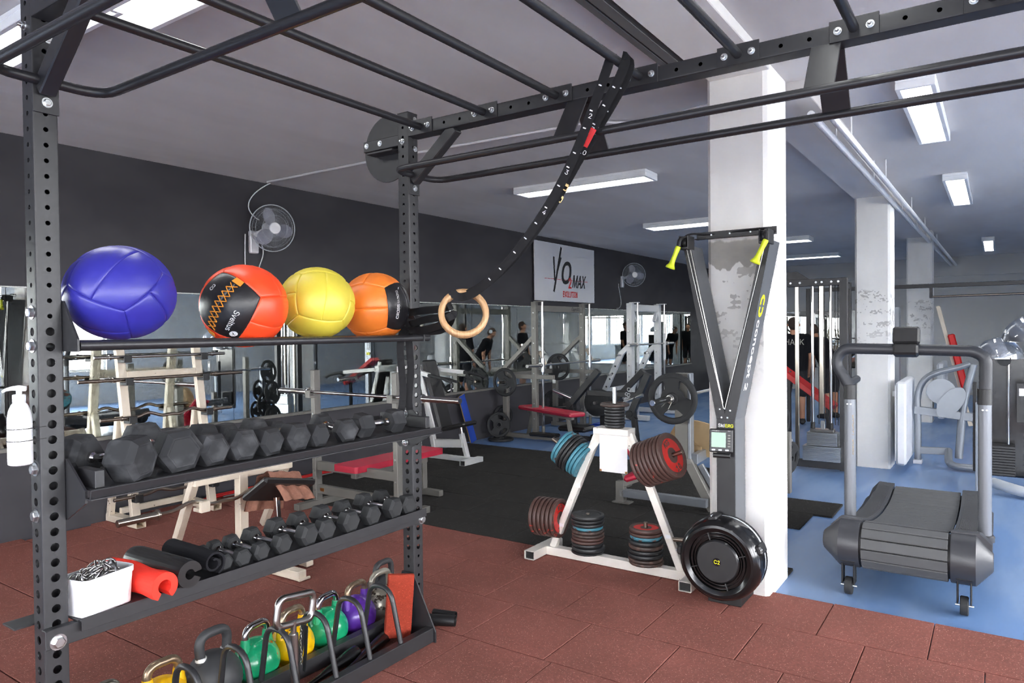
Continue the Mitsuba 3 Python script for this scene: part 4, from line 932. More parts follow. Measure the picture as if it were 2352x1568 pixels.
for s, (ya, yb, yc) in ((1, (.682, .80, .893)), (-1, (.220, .095, .020))):
    L = abs(yb - ya); C2_ = abs(yc - ya)
    part(tr, 'end_cap', lathe([(0, 0), (DR + .004, 0), (DR + .006, .006), (DR + .006, L - .006), (DR + .001, L), (.055, C2_ - .004), (.047, C2_), (0, C2_)], 40, (DX, ya, DZ), (0, s, 0)), 'tread_cap', 30)
    # side fairing with the textured foot rail
    yi, yo = (.680, .80) if s > 0 else (.222, .085)
    xs = np.linspace(4.70, 6.36, 36); zt = np.array([float(pf(min(x, 6.32))) for x in xs]) + .012
    rings = []
    for x, z in zip(xs, zt):
        w = 1.0 if x < 6.1 else .9
        yo2 = yi + (yo - yi) * w; yo3 = yi + (yo - yi) * 1.42 * w
        rings.append(np.array([(x, yi, z - .10), (x, yi, z), (x, yo2, z + .004), (x, yo3, z - .05), (x, yo3, z - .13), (x, yi, z - .16)]))
    m = loft(rings) if s < 0 else loft([r[::-1] for r in rings])
    part(tr, 'side_fairing', m, 'tread_cap', 25)
    ft = [];
    for x in np.arange(4.80, 6.25, .0125):
        for j in range(9):
            y = yi + (yo - yi) * (.16 + .085 * j + (.042 if int(round(x / .0125)) % 2 else 0)); z = float(pf(x)) + .0125 + .004 * abs(y - yi) / abs(yo - yi)
            ft.append((x, y, z))
    ft = np.array(ft); pyr = np.array([(-.0045, 0, 0), (0, -.004, 0), (.0045, 0, 0), (0, .004, 0), (0, 0, .003)]); fF = np.array([(0, 1, 4), (1, 2, 4), (2, 3, 4), (3, 0, 4)])
    part(tr, 'foot_grip', tm((ft[:, None] + pyr).reshape(-1, 3), (fF[None] + 5 * np.arange(len(ft))[:, None, None]).reshape(-1, 3)), 'tread', False, None, True)
    part(tr, 'post_socket', lathe([(0, 0), (.05, 0), (.052, .03), (.044, .04), (0, .04)], 24, (5.085, .803 if s > 0 else .066, .30), (0, 0, 1)), 'tread_cap')
    y = .803 if s > 0 else .066
    part(tr, 'post', cyl((5.085, y, .12), (5.085, y, 1.14), .0355, 28), 'tread_tube')
    part(tr, 'post_sleeve', cyl((5.085, y, 1.12), (5.085, y, 1.215), .0385, 28), 'dark_plastic')
    for z in (1.09,): 
        for dx in (-.01, .01): part(tr, 'screw', cyl((5.05, y + dx, z), (5.045, y + dx, z), .006, 10), 'zinc')
    part(tr, 'grip_stub', tube([(5.085, y, 1.225), (5.36, y - .0, 1.235), (5.375, y, 1.2355)], .0245, 16, scale=[1, 1, .8]), 'tread_rail')
    # castors
    cy = .744 if s > 0 else .155
    part(tr, 'castor_fork', J(box(4.62, 4.70, cy - .036, cy - .028, .05, .22), box(4.62, 4.70, cy + .028, cy + .036, .05, .22), box(4.60, 4.74, cy - .04, cy + .04, .19, .26)), 'black', False)
    part(tr, 'castor_wheel', cyl((4.655, cy - .02, .034), (4.655, cy + .02, .034), .052, 24, .004), 'rubber')
    part(tr, 'castor_axle', cyl((4.655, cy - .045, .034), (4.655, cy + .045, .034), .006, 10), 'zinc')
    part(tr, 'front_foot', box(6.2, 6.26, cy - .03, cy + .03, -.016, .24), 'black')
part(tr, 'frame', J(box(4.75, 6.3, .14, .18, .12, .20), box(4.75, 6.3, .72, .76, .12, .20), box(6.2, 6.26, .14, .76, .12, .2)), 'black')
part(tr, 'front_drum', cyl((6.29, .20, .20), (6.29, .70, .20), .11, 32), 'black')
rail_ = fillet([(5.085, .803, 1.20), (5.085, .893, 1.36), (5.085, .845, 1.452), (5.085, .44, 1.447), (5.085, .12, 1.44), (5.085, .060, 1.40), (5.085, .062, 1.20)], .11, 8)
part(tr, 'handrail', tube(rail_, .0345, 20), 'tread_rail')
F_ = np.stack([unit([.30, 0, 1.]), [0, 1., 0], np.cross(unit([.30, 0, 1.]), [0, 1., 0])], 1)
def cb(x0, x1, y0, y1, z0, z1, ch=.004): return xf(box(x0, x1, y0, y1, z0, z1, ch), F_, (5.075, .478, 1.475))
part(tr, 'console', cb(.005, .115, -.075, .075, -.03, .03, .012), 'dark_plastic')
part(tr, 'console_clamp', cb(-.07, .0, -.07, .07, -.045, .04, .012), 'dark_plastic')
for y in (-.045, .035): part(tr, 'screw', cb(.012, .020, y, y + .01, -.034, -.028, .002), 'zinc')
part(tr, 'console_badge', xf(box(.083, .097, -.05, .058, -.0325, -.03, .001), F_, (5.075, .478, 1.475)), 'grey_frame')
bo_ = np.array([5.075, .478, 1.475]) + F_ @ np.array([.085, .052, -.033])
part(tr, 'console_lettering', text('ASSAULT FITNESS', .009, bo_, (0, -1, 0), F_[:, 0], .0008, .096, True), 'white_ink', False)
part(tr, 'post_print', J(text('ASSAULT', .022, (5.052, .776, 1.02), (0, 0, -1), (0, 1, 0) if False else (.35, .93, 0), .0008), text('RUNNER', .018, (5.052, .776, .86), (0, 0, -1), (.35, .93, 0), .0008)), 'brass', False)
# ---------------------------------------------------------------- machines along the dark wall
mat('knurl', '#9a968f', .4, metal=.9)
def barbell(label, p, q, sleeve=.40, r=.0142, rs=.025, m='steel', group=None, kind='barbell', collar=True):
    t = thing(kind, label, 'barbell', group); p, q = np.asarray(p, float), np.asarray(q, float); d = unit(q - p); L = np.linalg.norm(q - p)
    part(t, 'shaft', cyl(p + d * sleeve * .9, q - d * sleeve * .9, r, 14), m)
    for o, dd in ((p, d), (q, -d)):
        part(t, 'sleeve', lathe([(0, 0), (rs - .002, 0), (rs, .003), (rs, sleeve - .035), (rs * 1.5, sleeve - .034), (rs * 1.5, sleeve - .012), (rs * 1.1, sleeve - .01), (rs * 1.1, sleeve + .02), (0, sleeve + .02)], 20, o, dd), m)
    return t
def ez(label, x0, x1, y, z, amp=.035, m='old_steel', tilt=0., slv=.16, group=None, rs=.0145):
    """curl bar along x with a waved grip"""
    t = thing('curl_bar', label, 'curl bar', group); L = x1 - x0; c = (x0 + x1) / 2
    P = [(x0 + slv, y, z), (c - L * .24, y, z), (c - L * .17, y - amp * tilt, z + amp), (c - L * .06, y, z - amp * .3), (c, y, z), (c + L * .06, y, z - amp * .3), (c + L * .17, y - amp * tilt, z + amp), (c + L * .24, y, z), (x1 - slv, y, z)]
    part(t, 'shaft', tube(P, .0135, 10, .06), m)
    for a, b in ((x0, x0 + slv + .01), (x1 - slv - .01, x1)):
        part(t, 'sleeve', cyl((a, y, z), (b, y, z), rs, 14), m); e = b if a == x0 else a
        part(t, 'collar', cyl((e - .008, y, z), (e + .008, y, z), rs * 1.5, 16), m)
    return t
# cream barbell rack
t = thing('barbell_rack', 'cream two-legged barbell rack against the mirror wall', 'barbell rack')
for x in (3.045, 3.735):
    part(t, 'front_leg', beam((x, 5.885, .05), (x, 6.105, 1.475), .07, .05, (0, 1, 0)), 'cream')
    part(t, 'rear_leg', beam((x - .02, 6.26, .05), (x - .02, 6.09, .9), .05, .05, (0, 1, 0)), 'cream')
    part(t, 'foot', beam((x, 6.30, .035), (x, 5.80, .035), .08, .06, (0, 0, 1), .003, .003), 'cream', 20)
    part(t, 'cap', box(x - .036, x + .036, 6.08, 6.135, 1.468, 1.474, .001), 'dark_plastic')
    for z, y in ((1.405, 6.00), (1.218, 5.975), (.903, 5.93), (.258, 5.86)):
        part(t, 'bar_hook', J(box(x - .03, x + .035, y - .03, y + .10, z - .045, z - .02, .002), box(x - .03, x + .035, y - .04, y - .03, z - .045, z + .015, .002)), 'dark_plastic', False)
part(t, 'cross_rail', box(3.08, 3.70, 6.045, 6.075, 1.215, 1.285), 'cream'); part(t, 'cross_rail', box(3.08, 3.70, 6.18, 6.22, .06, .11), 'cream')
barbell('straight steel bar on the top hooks of the cream rack', (2.80, 6.01, 1.408), (3.97, 6.01, 1.408), .15, .0125, .0135, 'steel', None, 'barbell')
barbell('longer dark straight bar on the second hooks of the cream rack', (2.66, 5.975, 1.222), (4.13, 5.975, 1.222), .30, .013, .0145, 'old_steel', None, 'barbell')
ez('waved curl bar on the third hooks of the cream rack', 2.80, 3.98, 5.93, .905, .035)
ez('waved curl bar on the lowest hooks of the cream rack', 2.86, 3.98, 5.86, .262, .03)
# red sticks on the floor along the wall
for i, (z, y, m, lab) in enumerate(((.03, 6.18, 'red_bright', 'long red stick lying along the foot of the dark wall, front one'), (.031, 6.235, 'red_bright', 'second long red stick lying behind the first at the wall'), (.03, 6.12, 'steel', 'thin steel bar lying in front of the red sticks'))):
    t = thing('floor_stick', lab, 'stick'); part(t, 'stick', cyl((3.80 + .1 * i, y, z), (5.45 - .12 * (i == 2), y - .03, z + .005), .013 if i < 2 else .009, 12), m)
# preacher curl bench
t = thing('preacher_bench', 'cream preacher curl bench with a black arm pad behind the rig', 'curl bench')
part(t, 'leg', beam((2.80, 4.60, .60), (2.88, 5.02, .02), .06, .05, (0, 1, 0)), 'cream'); part(t, 'leg', beam((3.575, 4.60, .60), (3.65, 5.02, .02), .06, .05, (0, 1, 0)), 'cream')
part(t, 'top_beam', box(2.78, 3.60, 4.575, 4.625, .535, .60), 'cream')
part(t, 'middle_post', box(3.125, 3.195, 4.57, 4.64, .04, .56), 'cream')
part(t, 'base_beam', box(3.13, 3.19, 3.85, 4.64, .01, .07), 'cream')
part(t, 'front_foot', J(beam((2.955, 4.22, .035), (2.965, 3.69, .035), .07, .06, (0, 0, 1)), beam((2.965, 3.95, .06), (3.06, 4.08, .30), .06, .05, (0, 1, 0)), box(2.93, 3.02, 3.675, 3.69, .004, .02)), 'cream')
part(t, 'seat_post', beam((3.20, 4.22, .06), (3.215, 4.27, .42), .035, .035, (0, 1, 0)), 'chrome')
for z in (.20, .24, .28): part(t, 'post_hole', cyl((3.19, 4.20 + (z - .06) * .14, z), (3.192, 4.185 + (z - .06) * .14, z), .006, 10), 'black')
pad = xf(cbox(.52, .26, .05, .02), rz(8) @ ry(12) @ rx(-38), (3.27, 4.30, .46))
part(t, 'arm_pad', pad, 'black_vinyl', 30)
for x in (2.81, 3.585): part(t, 'bar_hook', J(box(x - .035, x + .035, 4.53, 4.60, .365, .39), box(x - .035, x + .035, 4.50, 4.53, .365, .44)), 'cream')
t = ez('chrome curl bar with thick sleeves resting on the preacher bench', 2.235, 3.72, 4.545, .412, .045, 'old_chrome', 0., .25, None, .024)
# towel over the pad: a draped sheet
mat('towel', lambda p, n, uv: mx(lin('#8d6353'), lin('#a97c69'), fb(p.x * 55, p.y * 55, p.z * 55, 4)), .98, spec=.1, sheen=.4)
U, V = np.meshgrid(np.linspace(-1, 1, 40), np.linspace(-1, 1, 50), indexing='ij')
sx = .165 * U; s = .30 * V
zz_ = .10 - .012 * U * U; yy = np.where(s < 0, s * .55, s * .6)
drop = np.maximum(np.abs(s) - .06, 0)
P = np.stack([sx + .02 * np.sin(5 * V) + .03 * (V > 0) * U * V, np.sign(s) * np.minimum(np.abs(s), .07) + np.where(s < 0, -.35, .45) * drop, .115 - .95 * drop - .9 * s * s * 0], -1)
P += .012 * (meshkit.fbm(np.stack([U * 2.2, V * 2.6, 0 * U], -1) * 2, 3)[..., None] - .5) * np.array([1, 2.4, 1.6]) + np.stack([0 * U, .014 * np.sin(9 * U + 2 * V) * np.abs(V), 0 * U], -1)
n, m = U.shape; idx = np.arange(n * m).reshape(n, m); q = np.stack([idx[:-1, :-1], idx[1:, :-1], idx[1:, 1:], idx[:-1, 1:]], -1).reshape(-1, 4)
tf_ = np.vstack([q[:, [0, 1, 2]], q[:, [0, 2, 3]]]); nv = n * m
sheet = tm(P.reshape(-1, 3), tf_); nr = sheet.vertex_normals
solid = tm(np.vstack([P.reshape(-1, 3), P.reshape(-1, 3) - nr * .006]), np.vstack([tf_, tf_[:, ::-1] + nv]))
solo('towel', 'brown towel draped over the arm pad of the preacher bench', 'towel', xf(solid, rz(10) @ ry(10) @ rx(-18), (3.30, 4.33, .455)), 'towel', True)
# red bench press station
t = thing('bench_station', 'grey bench press station with a faded red bench and drilled uprights', 'bench press')
for y in (5.17, 4.15):
    part(t, 'upright', beam((4.345, y, .02), (4.335, y, 1.25), .075, .05, (0, 1, 0)), 'grey_frame')
    part(t, 'bar_hook', J(box(4.25, 4.32, y - .03, y + .03, 1.0, 1.025), box(4.24, 4.255, y - .03, y + .03, 1.0, 1.07)), 'grey_frame')
    for z in (.15, .33, .52, .85, 1.15): part(t, 'bolt', cyl((4.305, y, z), (4.30, y, z), .009, 12), 'zinc')
    part(t, 'foot', box(4.1, 4.7, y - .035, y + .035, .004, .06), 'grey_frame')
part(t, 'rail', box(4.325, 4.365, 4.15, 5.16, .335, .415), 'grey_frame'); part(t, 'rail', box(4.325, 4.365, 4.15, 5.16, .12, .20), 'grey_frame')
part(t, 'maker_plate', box(4.322, 4.325, 5.06, 5.11, .145, .175, .0005), 'brass', False)
part(t, 'bench_pad', ext(sbox(4.20, 4.505, 5.36, 4.795).buffer(-.03).buffer(.03, quad_segs=4), .055, (0, 0, .385)), 'red_vinyl', 30)
part(t, 'bench_frame', J(box(4.3, 5.25, 4.62, 4.68, .31, .385), box(5.18, 5.24, 4.62, 4.68, .0, .32), box(5.18, 5.24, 4.42, 4.88, .004, .06)), 'grey_frame')
barbell('long steel barbell racked on the grey bench press station', (4.285, 5.607, 1.052), (4.285, 3.432, 1.052), .415, .0145, .025, 'chrome')
# shoulder press machine, white frame and black pads
t = thing('shoulder_press', 'white framed shoulder press seat with black back and seat pads', 'press machine')
part(t, 'base_beam', beam((6.74, 6.0, .035), (6.74, 5.2, .035), .06, .06), 'white_clean'); part(t, 'front_foot', beam((6.50, 5.19, .035), (6.86, 5.19, .035), .08, .06, (0, 0, 1), .003, .003), 'white_clean', 20)
part(t, 'front_foot_inside', box(6.515, 6.85, 5.155, 5.225, .008, .062, .001), 'black')
part(t, 'rear_post', beam((6.74, 5.80, .05), (6.74, 6.0, 1.0), .06, .06, (0, 1, 0)), 'white_clean'); part(t, 'seat_post', beam((6.78, 5.33, .05), (6.77, 5.41, .34), .06, .05, (0, 1, 0)), 'white_clean')
part(t, 'seat_strut', beam((6.76, 5.38, .22), (6.75, 5.83, .19), .05, .10), 'white_clean'); part(t, 'seat_slide', cyl((6.775, 5.40, .3), (6.77, 5.42, .42), .018), 'chrome')
part(t, 'back_pad', xf(cbox(.26, .06, .90, .025), rx(-17.5), (6.77, 5.79, .80)), 'black_vinyl', 30)
part(t, 'back_frame', beam((6.61, 5.70, .35), (6.61, 5.97, 1.20), .025, .05, (0, 1, 0)), 'white_clean')
part(t, 'seat_pad', xf(cbox(.27, .38, .055, .02), rx(-14), (6.80, 5.47, .425)), 'black_vinyl', 30)
for x in (6.36, 7.02):
    s = 1 if x > 6.7 else -1
    part(t, 'lever', beam((6.74 + s * .14, 6.12, 1.12), (x, 5.56, 1.07), .045, .05), 'white_clean')
    part(t, 'grip', tube([(x, 5.57, 1.07), (x + s * .02, 5.33, 1.04), (x + .0, 5.22, 1.0)], .02, 12), 'rubber')
    part(t, 'grip', tube([(x, 5.50, 1.06), (x - s * .16, 5.40, 1.02), (x - s * .17, 5.28, .99)], .016, 10), 'rubber')
part(t, 'lever_frame', J(box(6.42, 7.08, 6.06, 6.14, 1.08, 1.16), box(6.70, 6.78, 6.06, 6.14, .04, 1.15), box(6.45, 7.05, 6.05, 6.13, .004, .06)), 'white_clean')
part(t, 'plate_peg', cyl((6.36, 5.80, 1.0), (6.05, 5.80, 1.0), .025), 'chrome')
t = thing('blue_board', 'blue painted plywood board leaning on the dark wall', 'board')
bd = beam((8.02, 6.19, .006), (7.815, 6.245, .68), .022, .14, (1, 0, 0), .002)
part(t, 'board', beam((8.02, 6.19, .006), (7.815, 6.245, .68), .018, .138, (1, 0, 0), .001), 'ply_edge', False)
part(t, 'paint', xf(beam((8.02, 6.19, .006), (7.815, 6.245, .68), .0025, .138, (1, 0, 0), .0005), None, (0, -.0105, 0)), 'blue_paint', False)
# grip plate: a urethane plate with three cut-outs
def grip_plate(label, c, axis, R, th, spin=90, m='rubber', hub='rubber', up=(0, 0, 1), group=None):
    t = thing('grip_plate', label, 'weight plate', group); axis = unit(axis)
    po = Point(0, 0).buffer(R * .97, quad_segs=12).difference(Point(0, 0).buffer(.026, quad_segs=6))
    F = frame(axis, up)
    for k in range(3):
        a0 = math.radians(spin + 120 * k); arc = [(R * .80 * math.cos(a), R * .80 * math.sin(a)) for a in np.linspace(a0 - .62, a0 + .62, 12)]; inn = [(R * .47 * math.cos(a), R * .47 * math.sin(a)) for a in np.linspace(a0 + .42, a0 - .42, 8)]
        po = po.difference(Polygon(arc + inn).buffer(-.012).buffer(.012))
    part(t, 'plate', xf(ext(po, th * .6, (0, 0, -th * .3)), F, c), m, 25)
    a = np.linspace(0, 2 * np.pi, 40, endpoint=False)
    part(t, 'rim', xf(sweep(np.stack([R * .90 * np.cos(a), R * .90 * np.sin(a), 0 * a], 1), circ(R * .10, 10, th / 2), True, up=None), F, c), m, True)
    part(t, 'hub', lathe([(.026, -th / 2), (R * .22, -th / 2), (R * .26, -th * .3), (R * .26, th * .3), (R * .22, th / 2), (.026, th / 2), (.026, -th / 2)], 28, c, axis), hub, 30)
    return t
grip_plate('black plate standing on edge against the dark wall', (8.50, 6.09, .195), (-.55, -.82, .12), .185, .045)
grip_plate('black plate leaning behind the standing one at the dark wall', (8.80, 6.215, .30), (-.5, -.86, .1), .15, .045, 30)
grip_plate('black plate lying flat on the floor below the standing one', (8.40, 5.98, .008), (0, 0, 1), .185, .045)
# dark Smith rack
sm = thing('smith_rack', 'dark grey Smith rack with chrome guide rods and splayed braces', 'smith machine')
for x in (8.69, 10.12):
    part(sm, 'upright', box(x - .035, x + .035, 5.52, 5.60, 0, 2.0), 'grey_frame'); part(sm, 'rear_post', box(x - .035, x + .035, 6.04, 6.12, 0, 1.05), 'grey_frame')
    part(sm, 'brace', beam((x, 6.09, 1.03), (x, 5.56, 1.50), .07, .06, (0, 1, 0)), 'grey_frame'); part(sm, 'side_rail', box(x - .03, x + .03, 5.24, 6.08, .88, .94), 'grey_frame')
    part(sm, 'base_rail', box(x - .035, x + .035, 5.18, 6.15, .004, .065), 'grey_frame'); part(sm, 'guide_rod', cyl((x + .02, 5.44, .05), (x + .02, 5.44, 2.0), .0165), 'chrome')
    part(sm, 'guide_foot', cyl((x + .02, 5.44, .06), (x + .02, 5.44, .20), .024), 'grey_frame'); part(sm, 'guide_cap', box(x - .03, x + .05, 5.42, 5.56, 1.995, 2.01, .002), 'grey_frame')
    part(sm, 'bar_carriage', cyl((x + .02, 5.44, .98), (x + .02, 5.44, 1.18), .028), 'zinc')
    part(sm, 'catch_hook', J(beam((x + .06, 5.42, 1.08), (x + .06, 5.50, 1.25), .012, .06, (0, 1, 0)), cyl((x + .05, 5.50, 1.25), (x + .07, 5.50, 1.25), .035)), 'cream')
    part(sm, 'spotter_pin', cyl((x - .02, 6.08, .82), (x - .20, 6.08, .82), .018), 'old_steel'); part(sm, 'pin_plate', box(x - .04, x - .035, 6.05, 6.11, .70, .92, .001), 'zinc', False)
    for z in np.arange(.3, 1.95, .22): part(sm, 'bolt', cyl((x - .035, 5.56, z), (x - .04, 5.56, z), .008, 10), 'zinc')
part(sm, 'top_beam', box(8.72, 10.09, 5.53, 5.59, 1.86, 1.95), 'grey_frame'); part(sm, 'rear_beam', box(8.72, 10.09, 6.06, 6.11, .88, .95), 'grey_frame')
part(sm, 'maker_lettering', text('Gym80', .055, (9.72, 5.528, 1.88), (1, 0, 0), (0, 0, 1), .001), 'black_ink', False)
t = barbell('steel bar running across the dark Smith rack', (8.32, 5.46, 1.08), (10.52, 5.46, 1.08), .38, .014, .025, 'steel')
for y_, lab in ((6.02, 'black plate hanging on the rear peg of the dark Smith rack, left side'), ): grip_plate(lab, (8.60, y_ + .02, .82), (-1, 0, 0), .21, .05)
grip_plate('black plate on the rear of the dark Smith rack, right side', (10.02, 5.96, .98), (-1, 0, 0), .22, .05)
grip_plate('black plate standing low behind the dark Smith rack', (10.15, 6.10, .38), (-1, -.2, 0), .21, .05)
t = thing('flat_bench', 'red flat bench with a grey frame inside the dark Smith rack', 'bench')
part(t, 'pad', beam((8.93, 5.90, .435), (8.38, 4.68, .435), .27, .06, (0, 0, 1), .02), 'red_vinyl', 30)
d = unit([8.38 - 8.93, 4.68 - 5.9, 0]); o = np.array([8.93, 5.9, 0])
part(t, 'frame', J(beam(o + d * .1 + (0, 0, .38), o + d * 1.22 + (0, 0, .38), .05, .05), beam(o + d * .22 + (0, 0, .38), o + d * .08 + (0, 0, .0), .05, .05, (0, 1, 0)), beam(o + d * 1.1 + (0, 0, .38), o + d * 1.22 + (0, 0, .0), .05, .05, (0, 1, 0)),
    beam(o + d * .08 + np.cross(d, [0, 0, 1]) * .2 + (0, 0, .02), o + d * .08 - np.cross(d, [0, 0, 1]) * .2 + (0, 0, .02), .05, .04), beam(o + d * 1.22 + np.cross(d, [0, 0, 1]) * .2 + (0, 0, .02), o + d * 1.22 - np.cross(d, [0, 0, 1]) * .2 + (0, 0, .02), .05, .04)), 'grey_frame')
t = thing('step_box', 'blue step box on the floor behind the red flat bench', 'step'); part(t, 'step', box(9.9, 10.4, 4.95, 5.35, -.016, .08, .01), 'blue_paint'); part(t, 'top', box(9.95, 10.35, 5.0, 5.3, .08, .10, .01), 'blue_paint')
# white Smith rack with plate pegs
t = thing('white_rack', 'white Smith rack with drilled slanting arms and chrome pegs', 'smith machine')
for x in (11.42, 12.62):
    part(t, 'upright', box(x - .05, x + .07, 5.27, 5.37, 0, 2.04), 'white_clean'); part(t, 'arm', J(beam((x, 5.33, 1.30), (x, 5.50, 1.15), .06, .09, (0, 0, 1)), beam((x, 5.49, 1.16), (x, 5.86, .42), .06, .10, (0, 1, 0))), 'white_clean')
    part(t, 'foot', J(beam((x, 6.25, .04), (x, 4.98, .04), .10, .08), beam((x, 5.9, .08), (x, 6.1, .38), .07, .06, (0, 1, 0))), 'white_clean')
    part(t, 'guide_rod', cyl((x + .05, 5.20, .06), (x + .05, 5.20, 2.05), .017), 'chrome'); part(t, 'guide_sleeve', cyl((x + .05, 5.20, 1.0), (x + .05, 5.20, 1.5), .026), 'white_clean')
    part(t, 'guide_cap', box(x - .03, x + .09, 5.17, 5.33, 2.04, 2.055, .002), 'white_clean')
    for y_, z_ in ((5.50, 1.13), (5.60, .93), (5.655, .80), (5.71, .70), (5.78, .56)): part(t, 'arm_hole', cyl((x - .032, y_, z_), (x - .035, y_, z_), .016, 12), 'dark_plastic')
    part(t, 'peg', cyl((x - .03, 5.50, 1.13), (x - .17, 5.50, 1.13), .022), 'chrome'); part(t, 'peg', cyl((x - .03, 5.68, .78), (x - .15, 5.68, .78), .022), 'chrome')
    for z in np.arange(.35, 1.95, .2): part(t, 'hook_stud', cyl((x - .05, 5.32, z), (x - .075, 5.32, z), .012, 10), 'steel')
part(t, 'top_beam', J(box(11.48, 12.60, 5.28, 5.36, 1.90, 2.02), beam((11.5, 5.32, 1.92), (11.62, 5.32, 1.72), .06, .05), beam((12.58, 5.32, 1.92), (12.46, 5.32, 1.72), .06, .05)), 'white_clean'); part(t, 'rear_beam', box(11.45, 12.6, 5.83, 5.89, .45, .52), 'white_clean')
barbell('steel bar across the white Smith rack', (11.1, 5.20, 1.31), (13.1, 5.20, 1.31), .32, .014, .025, 'steel')
# plate loaded leg machine
lp_ = thing('leg_press', 'black plate-loaded press machine with chrome pegs in front of the Smith racks', 'press machine')
part(lp_, 'arm', beam((8.98, 5.20, .44), (9.02, 4.70, 1.0), .08, .09, (0, 1, 0)), 'dark_plastic'); part(lp_, 'arm', beam((9.0, 4.22, .35), (9.0, 3.93, .98), .08, .09, (0, 1, 0)), 'dark_plastic')
part(lp_, 'arm', beam((9.06, 4.60, .45), (9.0, 4.0, 1.02), .07, .08, (0, 1, 0)), 'dark_plastic')
part(lp_, 'cross_beam', beam((9.0, 4.86, .68), (9.0, 4.02, .68), .07, .07), 'dark_plastic')
part(lp_, 'leg', J(beam((9.0, 5.12, .5), (9.0, 5.06, -.016), .07, .07, (0, 1, 0)), beam((9.0, 4.16, .48), (9.0, 4.10, -.016), .07, .07, (0, 1, 0)), beam((9.0, 5.1, .02), (9.0, 4.05, .02), .07, .06)), 'black')
for p, q in (((9.0, 5.12, .59), (8.96, 5.42, .70)), ((9.0, 4.24, .59), (8.97, 4.0, .69))): part(lp_, 'peg', cyl(p, q, .025), 'chrome')
part(lp_, 'handle', cyl((8.95, 5.2, .47), (8.85, 5.50, .44), .014), 'dark_plastic'); part(lp_, 'handle', cyl((9.0, 4.2, .41), (8.96, 4.08, .36), .014), 'dark_plastic')
part(lp_, 'seat', box(8.6, 8.95, 4.7, 5.15, .16, .23, .03), 'black_vinyl'); part(lp_, 'seat', box(8.55, 8.72, 5.15, 5.6, .06, .11, .02), 'black_vinyl')
part(lp_, 'hinge', J(cyl((8.94, 5.16, .50), (9.06, 5.16, .50), .05), cyl((8.94, 4.2, .42), (9.06, 4.2, .42), .05), box(8.95, 9.05, 5.08, 5.26, .36, .52)), 'black')
part(lp_, 'lettering', text('Gym80', .08, (8.955, 4.30, .42), unit([.0, -.42, .90]), unit([0, .90, .42]), .001), 'grey_ink', False)
t = thing('disc_stack', 'black disc plates on a low dark frame behind the press machine', 'weight plate'); part(t, 'discs', J(*[cyl((9.35 + .05 * i, 4.92, .50), (9.385 + .05 * i, 4.92, .50), .2, 28, .006) for i in range(3)]), 'rubber'); part(t, 'peg', cyl((9.3, 4.92, .5), (9.6, 4.92, .5), .024), 'chrome'); part(t, 'stand', J(box(9.55, 9.62, 4.88, 4.96, -.016, .55), box(9.3, 9.8, 4.85, 4.99, -.016, .03)), 'black')
# ---------------------------------------------------------------- inclined bench with loaded bar behind the plate tree
t = thing('incline_bench', 'grey incline bench press stand with red pads behind the plate tree', 'bench press')
part(t, 'upright', J(box(5.97, 6.05, 2.24, 2.36, .50, 1.20), beam((6.01, 2.30, .52), (6.01, 2.03, .02), .075, .08, (0, 1, 0))), 'grey_frame'); part(t, 'upright_edge', J(box(5.965, 6.055, 2.215, 2.24, .45, 1.20)), 'cool_frame')
part(t, 'upright', J(box(7.15, 7.22, 2.26, 2.34, .02, 1.20), box(6.98, 7.05, 1.62, 1.70, .02, .6)), 'grey_frame')
part(t, 'base_rail', box(5.88, 5.94, 2.05, 2.86, .06, .13), 'cool_frame'); part(t, 'front_leg', J(box(5.88, 5.95, 2.82, 2.90, .01, .20), box(5.86, 5.97, 2.76, 2.93, .001, .014)), 'grey_frame')
part(t, 'slant_beam', beam((5.91, 2.86, .17), (6.0, 2.22, .44), .06, .06), 'grey_frame'); part(t, 'slant_beam', beam((6.0, 2.92, .42), (5.91, 2.78, .16), .05, .05, (0, 1, 0)), 'grey_frame')
part(t, 'seat_pad', beam((5.92, 2.80, .235), (5.96, 2.52, .345), .24, .06, (0, 0, 1), .02), 'red_vinyl', 30); part(t, 'back_pad', beam((5.94, 2.66, .33), (6.05, 2.88, .62), .24, .05, (0, -1, .4), .02), 'red_vinyl', 30)
part(t, 'brace', beam((6.0, 2.19, .45), (6.9, 2.19, .50), .05, .09), 'cool_frame'); part(t, 'brace', beam((6.03, 2.15, .40), (6.05, 1.95, .05), .03, .05, (0, 1, 0)), 'cool_frame')
part(t, 'bar_hook', J(box(5.90, 5.98, 2.27, 2.33, .93, .955), box(5.89, 5.905, 2.27, 2.33, .93, 1.0)), 'grey_frame')
barbell('loaded olympic bar on the incline bench stand, its chrome sleeve pointing at the viewer', (5.42, 2.335, .985), (7.62, 2.335, .985), .415, .0145, .025, 'chrome')
labels['barbell_006' if 'barbell_006' in labels else 'barbell']['label'] = labels['barbell_006' if 'barbell_006' in labels else 'barbell']['label']
grip_plate('big black three-grip plate on the bar behind the plate tree', (5.86, 2.335, .985), (-1, 0, 0), .218, .06, 62)
t = thing('spring_clip', 'steel spring clip on the bar sleeve beside the big black plate', 'clip'); a = np.linspace(0, 5.2 * np.pi, 50); part(t, 'coil', tube(np.stack([5.79 - .0035 * a / np.pi, 2.335 + .03 * np.cos(a), .985 + .03 * np.sin(a)], 1), .003, 6), 'steel'); part(t, 'grip', J(cyl((5.785, 2.31, .965), (5.775, 2.34, .90), .004), cyl((5.775, 2.36, .96), (5.77, 2.40, .915), .004)), 'steel')
V2 = np.array([(6.18, 2.33, .44), (6.16, 2.29, .62), (6.2, 2.16, .60), (6.22, 2.05, .55), (6.24, 2.02, .42)])
mat('tan_cloth', '#a8906d', .95, spec=.1)
